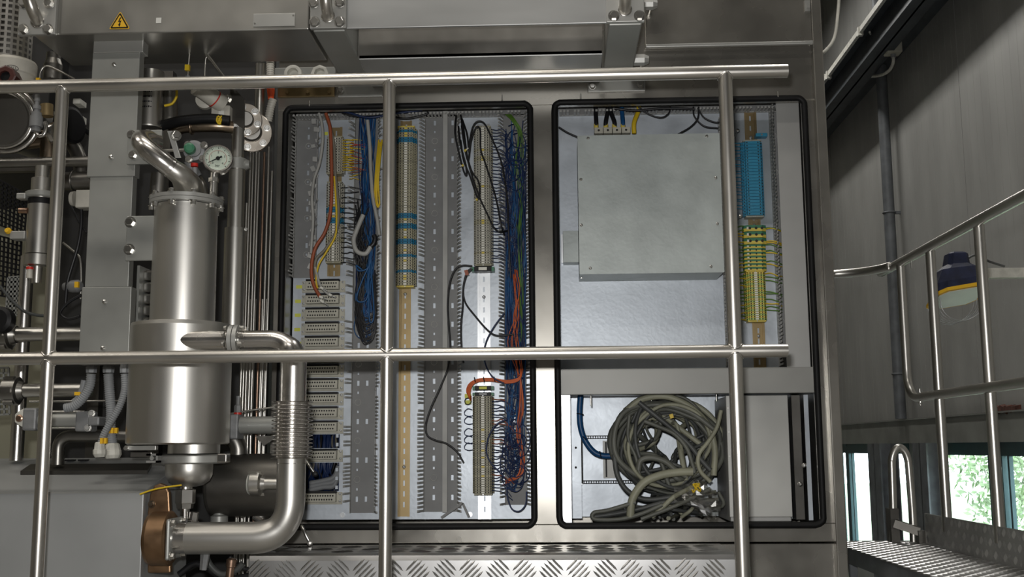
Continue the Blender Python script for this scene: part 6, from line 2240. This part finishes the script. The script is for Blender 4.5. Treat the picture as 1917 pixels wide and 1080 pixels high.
G().cyl(q, P(36, 394, -.42), .009, seg=12).build('side_port', 'copper_tube', fh)
# bracket and box near it
g = G()
A, B = P(24, 442, -.40), P(52, 442, -.40)
g.box(A.x, B.x, -.42, -.38, A.z - .012, A.z + .012)
pbk = thing('pipe_bracket', 'short square bracket with yellow knob left of the filter housing', 'bracket', (A.x, -.4, A.z - .012))
g.build('square_bar', 'sheet', pbk, bevel=.002)
q = P(15, 432, -.42)
G().lathe(q, (0, -1, 0), [(-.02, .006), (.0, .01), (.01, .006)], 10).build('brass_knob', 'sign_yellow', pbk)
# ---- horizontal big drum with clamp rim (top left)
dr = thing('round_tank', 'dark round tank end with polished clamp rim at far left', 'tank', P(2, 285, -.35))
c = P(4, 222, -.40)
ax = Vector((.12, -1, -.15)).normalized()
Rr = M(62, -.4)
G().lathe(c, ax, [(-.35, Rr * .9), (-.02, Rr * .9), (0.0, Rr * .86)], 44).build('drum', 'dark_steel', dr)
G().torus(c - ax * .03, ax, Rr * 1.0, .009, 48, 10).build('clamp_rim', 'polished', dr)
G().torus(c - ax * .008, ax, Rr * .9, .005, 48, 8).build('inner_rim', 'polished', dr)
G().lathe(c + ax * .001, ax, [(0, Rr * .84), (.004, Rr * .8)], 44).build('end_disc', 'black_steel', dr)
q = P(66, 250, -.42)
vl = thing('small_valve', 'small grey valve standing on the round tank rim', 'valve', q - Vector((0, 0, .03)))
qb = P(67, 240, -.42)
g = G()
xq = qb.x
for (y0, y1, r) in ((246, 238, 9), (238, 218, 12.5), (218, 211, 10), (211, 205, 6), (205, 198, 8), (198, 190, 4.5), (190, 178, 5.5)):
    g.lathe((xq, -.42, P(67, y0, -.42).z), (0, 0, 1), [(0, M(r, -.42)), (P(67, y1, -.42).z - P(67, y0, -.42).z, M(r * .96, -.42))], 16)
g.build('valve_stack', 'cast_grey', vl)
g = G().tube(smooth_path([P(67, 246, -.42), P(72, 254, -.42), P(82, 252, -.42), P(86, 240, -.42), P(84, 228, -.42)], 6), M(4, -.42), 10)
g.build('valve_tube', 'polished', vl)
g = G().cyl(P(88, 218, -.38), P(88, 196, -.38), M(12, -.38), seg=20)
g.build('brass_coupling', 'chromated', label='brass coupling behind the small grey valve', cat='coupling')
g = G().lathe(P(98, 250, -.36), (1, -.2, 0), [(0, M(20, -.36)), (.008, M(22, -.36)), (.02, M(22, -.36)), (.022, M(17, -.36))], 28)
g.build('clamp_disc', 'polished', label='polished clamp disc just behind the left post', cat='clamp')
g = G().tube(smooth_path([P(20, 268, -.28), P(60, 262, -.28), P(88, 262, -.28), P(92, 290, -.28), P(85, 330, -.28)], 6), M(17, -.28), 20)
g.build('heat_tinted_pipe', 'heat_tint', label='heat tinted pipe bend below the round tank', cat='pipe')
g = G().tube(smooth_path([P(116, 262, -.2), P(130, 262, -.2), P(150, 300, -.2), P(150, 345, -.2)], 5), M(14, -.2), 16)
g.build('dark_bend', 'black_steel', label='black pipe bend between left post and column', cat='pipe')
g = G().lathe(P(122, 236, -.28), (1, -.3, 0), [(0, M(34, -.28)), (.02, M(36, -.28)), (.03, M(36, -.28)), (.034, M(30, -.28))], 30)
g.build('black_disc', 'black', label='black round disc between left post and column', cat='disc')
g = G().cyl(P(112, 340, -.22), P(175, 337, -.22), M(18, -.22), seg=22)
g.torus(P(138, 338.5, -.22), (1, 0, 0), M(19, -.22), .003, 18, 6)
g.build('short_pipe', 'dark_steel', label='short welded pipe entering the column from the left', cat='pipe')
sw = thing('sensor_head', 'pale square sensor head with round side left of the column', 'sensor', P(150, 390, -.30))
a, b, za, zb = rect(141, 355, 170, 388, -.32)
G().box(a, b, -.32, -.27, za, zb).build('housing', 'ceramic', sw, bevel=.003)
G().lathe(P(141, 372, -.295), (-1, 0, 0), [(0, .024), (.012, .022)], 18).build('round_side', 'ceramic', sw)
cable('cable', 'thick black cable dropping from the sensor head', [(152, 388), (152, 420), (146, 460), (134, 500), (126, 530), (122, 575)], -.29, 3.6, 'black_wire')
cable('cable', 'thin black cable slanting behind the sensor cable', [(128, 375), (140, 400), (152, 422), (162, 436)], -.27, 2.2, 'black_wire')
cable('cable', 'black cable curling left of the column', [(152, 552), (130, 565), (115, 580), (115, 590), (128, 597), (150, 592)], -.31, 3.0, 'black_wire')
cable('impulse_tube', 'thin tube bending down left of the column', [(118, 454), (140, 472), (150, 485), (152, 520), (151, 560)], -.25, 2.2, 'pipe', 'tube')
q = P(144, 533, -.30)
G().box(q.x - .006, q.x + .006, q.y - .005, q.y + .005, q.z - .009, q.z + .009).build('tag', 'sign_yellow', label='yellow tag on the tube left of the column', cat='tag')
g = G().lathe(P(136, 536, -.28), (1, -.2, 0), [(-.03, .012), (0, .02), (.02, .02), (.03, .012)], 12)
g.build('tube_fitting', 'cast_grey', label='grey fitting behind the yellow tag', cat='fitting')
cable('cable', 'dark cable drooping behind the left post', [(0, 535), (20, 560), (45, 582), (70, 590), (92, 591)], -.24, 3, 'cable_dark')
# square white blocks seen between post and column
for k, (px, py, s_) in enumerate(((143, 189, 7), (141, 220, 9))):
    a, b, za, zb = rect(px - s_, py - s_ * .7, px + s_, py + s_ * .7, -.22)
    G().box(a, b, -.22, -.17, za, zb).build('clamp_block', 'gland', label=['upper', 'lower'][k] + ' pale clamp block between left post and column', cat='block', bevel=.002)
cable('strut', 'black diagonal strut between left post and column', [(130, 217), (150, 235), (170, 252)], -.2, 5, 'black', 'strut')
# ---- guard with square perforation, filter head with logo
def perforated_cylinder(name, label, px, py0, py1, rp, Y, m, a0, a1, pitch, bar_):
    x = P(px, (py0 + py1) / 2, Y).x
    z0, z1 = P(px, py1, Y).z, P(px, py0, Y).z
    r = M(rp, Y)
    g = G()
    na = int(r * (a1 - a0) / pitch)
    nz = int((z1 - z0) / pitch)
    def at_(a, z):
        return Vector((x + r * math.cos(a), Y + r * math.sin(a), z))
    da = (a1 - a0) / na
    dz = (z1 - z0) / nz
    fb = bar_ / pitch
    for i in range(na + 1):
        a = a0 + i * da
        w = da * fb / 2
        q = [at_(a - w, z0), at_(a + w, z0), at_(a + w, z1), at_(a - w, z1)]
        n = Vector((math.cos(a), math.sin(a), 0)) * -.0012
        g.add(q + [p + n for p in q], [(0, 1, 2, 3), (7, 6, 5, 4), (0, 4, 5, 1), (1, 5, 6, 2), (2, 6, 7, 3), (3, 7, 4, 0)])
    for j in range(nz + 1):
        z = z0 + j * dz
        w = dz * fb / 2
        for i in range(na):
            a = a0 + i * da
            q = [at_(a, z - w), at_(a + da, z - w), at_(a + da, z + w), at_(a, z + w)]
            n = Vector((math.cos(a), math.sin(a), 0)) * -.0012
            g.add(q + [p + n for p in q], [(0, 1, 2, 3), (7, 6, 5, 4)])
    return g.build(name, m, label=label, cat='guard')
perforated_cylinder('perforated_guard', 'perforated steel guard cylinder in the top left corner', 18, -40, 116, 48, -.30, 'pipe', PI, 2 * PI, .0185, .0075)
vpipe('inner_cartridge', 'dark inner cylinder inside the perforated guard', 18, -40, 118, 34, -.30, 'dark_steel', 'cylinder')
pf = thing('cartridge_filter', 'cream filter head with oval logo under the guard', 'filter', P(20, 155, -.3))
xq = P(20, 140, -.3).x
z0, z1 = P(20, 168, -.3).z, P(20, 117, -.3).z
G().lathe((xq, -.3, z0), (0, 0, 1), [(0, M(44, -.3)), ((z1 - z0) * .45, M(46, -.3)), ((z1 - z0) * .5, M(48, -.3)), ((z1 - z0) * .9, M(49, -.3)), (z1 - z0, M(46, -.3))], 40).build('head', 'ceramic', pf)
an = -PI / 2 + .52
rq = M(48.6, -.3)
lc2 = Vector((xq + rq * math.cos(an), -.3 + rq * math.sin(an), P(27, 129, -.36).z))
nrm = Vector((math.cos(an), math.sin(an), 0))
tx_ = Vector((-nrm.y, nrm.x, 0))
g = G()
el = [lc2 + nrm * .001 + tx_ * (.0175 * math.cos(2 * PI * k / 28)) + Vector((0, 0, .009 * math.sin(2 * PI * k / 28))) for k in range(28)]
g.tube(el, .0009, 5, closed=True)
g.build('logo_oval', 'black', pf)
o = text_mesh('PALL', .0125, .0003, pf, 'logo_text', 'black', lc2 + nrm * .0012, (PI / 2, 0, an + PI / 2))
q = P(9, 142, -.40)
mr = thing('maroon_nut', 'dark maroon hexagonal nut with a deep bore', 'nut', q - Vector((0, 0, .03)))
G().lathe(q, (.1, -1, 0), [(-.08, M(22, -.4)), (0, M(22, -.4)), (.002, M(19, -.4)), (.002, M(11, -.4)), (-.02, M(10, -.4))], 8, smooth=False).build('hexagon', 'maroon', mr)
G().lathe(q, (.1, -1, 0), [(-.012, M(11, -.4)), (-.008, M(10.5, -.4))], 18).build('bore', 'black', mr)
cable('impulse_tube', 'thin bent tube beside the filter head', [(74, 156), (76, 135), (86, 124), (105, 130), (140, 148)], -.28, 2.2, 'pipe', 'tube')
g = G().lathe(P(98, 150, -.22), (0, 0, 1), [(0, M(18, -.22)), (.05, M(18, -.22)), (.07, M(14, -.22)), (.09, M(14, -.22))], 24)
g.build('grey_cylinder', 'dark_steel', label='grey cylinder under the beam beside the filter head', cat='cylinder')
q = P(72, 150, -.3)
G().box(q.x - .006, q.x + .006, q.y - .006, q.y + .006, q.z - .006, q.z + .006).build('tag', 'sign_yellow', label='yellow tag beside the filter head', cat='tag')
# ---- wire mesh guards
def mesh_panel(label, quad, nu, nv, w, m):
    g = G()
    a, b, c, d = quad
    nrm = (b - a).cross(d - a).normalized()
    for i in range(nu + 1):
        p, q = a.lerp(b, i / nu), d.lerp(c, i / nu)
        e = q - p
        g.obox((p + q) / 2, e, nrm, e.cross(nrm), e.length / 2, w * .5, w / 2)
    for j in range(nv + 1):
        p, q = a.lerp(d, j / nv), b.lerp(c, j / nv)
        e = q - p
        g.obox((p + q) / 2, e, nrm, e.cross(nrm), e.length / 2, w * .5, w / 2)
    return g.build('mesh_guard', m, label=label, cat='guard')
mesh_panel('black wire mesh guard left of the filter housing', [P(-40, 315, -.1), P(52, 365, -.1), P(46, 440, -.1), P(-40, 405, -.1)], 12, 10, .0055, 'black')
mesh_panel('lower black wire mesh guard at the left edge', [P(-40, 432, -.1), P(40, 452, -.1), P(34, 560, -.1), P(-40, 545, -.1)], 10, 12, .0055, 'black')
mesh_panel('small pale perforated strip left of the upright pipe', [P(16, 520, -.15), P(37, 518, -.15), P(34, 590, -.15), P(12, 592, -.15)], 3, 8, .007, 'satin')
mesh_panel('small pale mesh guard beside the lower union nut', [P(-20, 690, -.15), P(16, 688, -.15), P(18, 775, -.15), P(-20, 778, -.15)], 4, 9, .006, 'satin')
# upright dark machine frame posts and tray far behind
g = G()
for px in (128, 250, 505):
    q = P(px, 500, .05)
    g.box(q.x - .02, q.x + .02, .3, .34, 0, 3.0)
g.build('machine_frame', 'black_steel', label='dark upright machine frame posts behind the piping', cat='frame')
t = thing('dark_backdrop', 'matt black backdrop box added behind the piping', 'cabinet', (P(330, 900, .5).x, .5, 0))  # added backdrop, its black stands in for the dark between the pipes
a, b = P(100, 600, .45).x, P(505, 600, .45).x
G().box(a, b, .45, .95, .0, 3.2).build('body', 'backdrop_black', t, bevel=.004)
a2, b2, za, zb = rect(255, 600, 470, 1000, .44)
G().box(a2, b2, .44, .45, za, zb).build('backing_panel', 'backdrop_black', t, bevel=.003)
# plate heat exchanger behind the vessel
ph_ = thing('plate_exchanger', 'embossed plate heat exchanger partly hidden behind the vessel', 'heat exchanger', P(275, 605, -.22))
for k in range(5):
    a, b, za, zb = rect(261, 503 + k * 22, 300, 523 + k * 22, -.24)
    g = G().box(a, b, -.22, -.12, za, zb)
    g.build('plate_pad', 'polished', ph_, bevel=.008)
a, b, za, zb = rect(257, 498, 262, 612, -.24)
G().box(a, b, -.25, -.12, za, zb).build('edge_bar', 'satin', ph_)
G().box(a, b, -.12, .46, za + .05, za + .07).build('support_arm', 'satin', ph_)
# gland plate left of the overhead frame
gp = thing('gland_plate', 'brass coloured gland plate with bolts above the left opening', 'plate', P(570, 181, -.012))
a, b, za, zb = rect(520, 163, 626, 181, -.012)
G().box(a, b, -.014, -.001, za, zb + .005).build('brass_bar', 'chromated', gp, bevel=.001)
for px in (538, 576, 616):
    G().hexbolt(P(px, 173, -.014), (0, -1, 0), .006, .006).build('bolt', 'chromated', gp)
a, b, za, zb = rect(514, 126, 628, 163, -.012)
G().box(a, b, -.012, -.001, za, zb).build('grey_plate', 'satin', gp, bevel=.001)
for px in (550, 600):
    q = P(px, 140, -.03)
    g = G().lathe(q, (0, -1, 0), [(-.02, .030), (.015, .030), (.017, .024), (.017, .019), (-.005, .017)], 8 if px == 600 else 20, smooth=px != 600)
    g.build('gland', 'gland', gp)

# dark box added high behind the far left filter to blacken the shaded gap
vd = thing('dark_backing_box', 'dark backdrop box added high behind the filter at the far left', 'backdrop', (P(30, 330, .3).x, .5, P(30, 330, .3).z))
a, b, za, zb = rect(-140, -120, 96, 325, .3)
G().box(a, b, .3, .9, za, zb).build('backing_body', 'backdrop_black', vd, bevel=.004)
G().box(a, b, .27, .3, za, za + .03).build('backing_flange', 'black_steel', vd)
G().box(a + .1, a + .14, .9, 1.1, za + .1, zb - .1).build('wall_bracket', 'black_steel', vd)
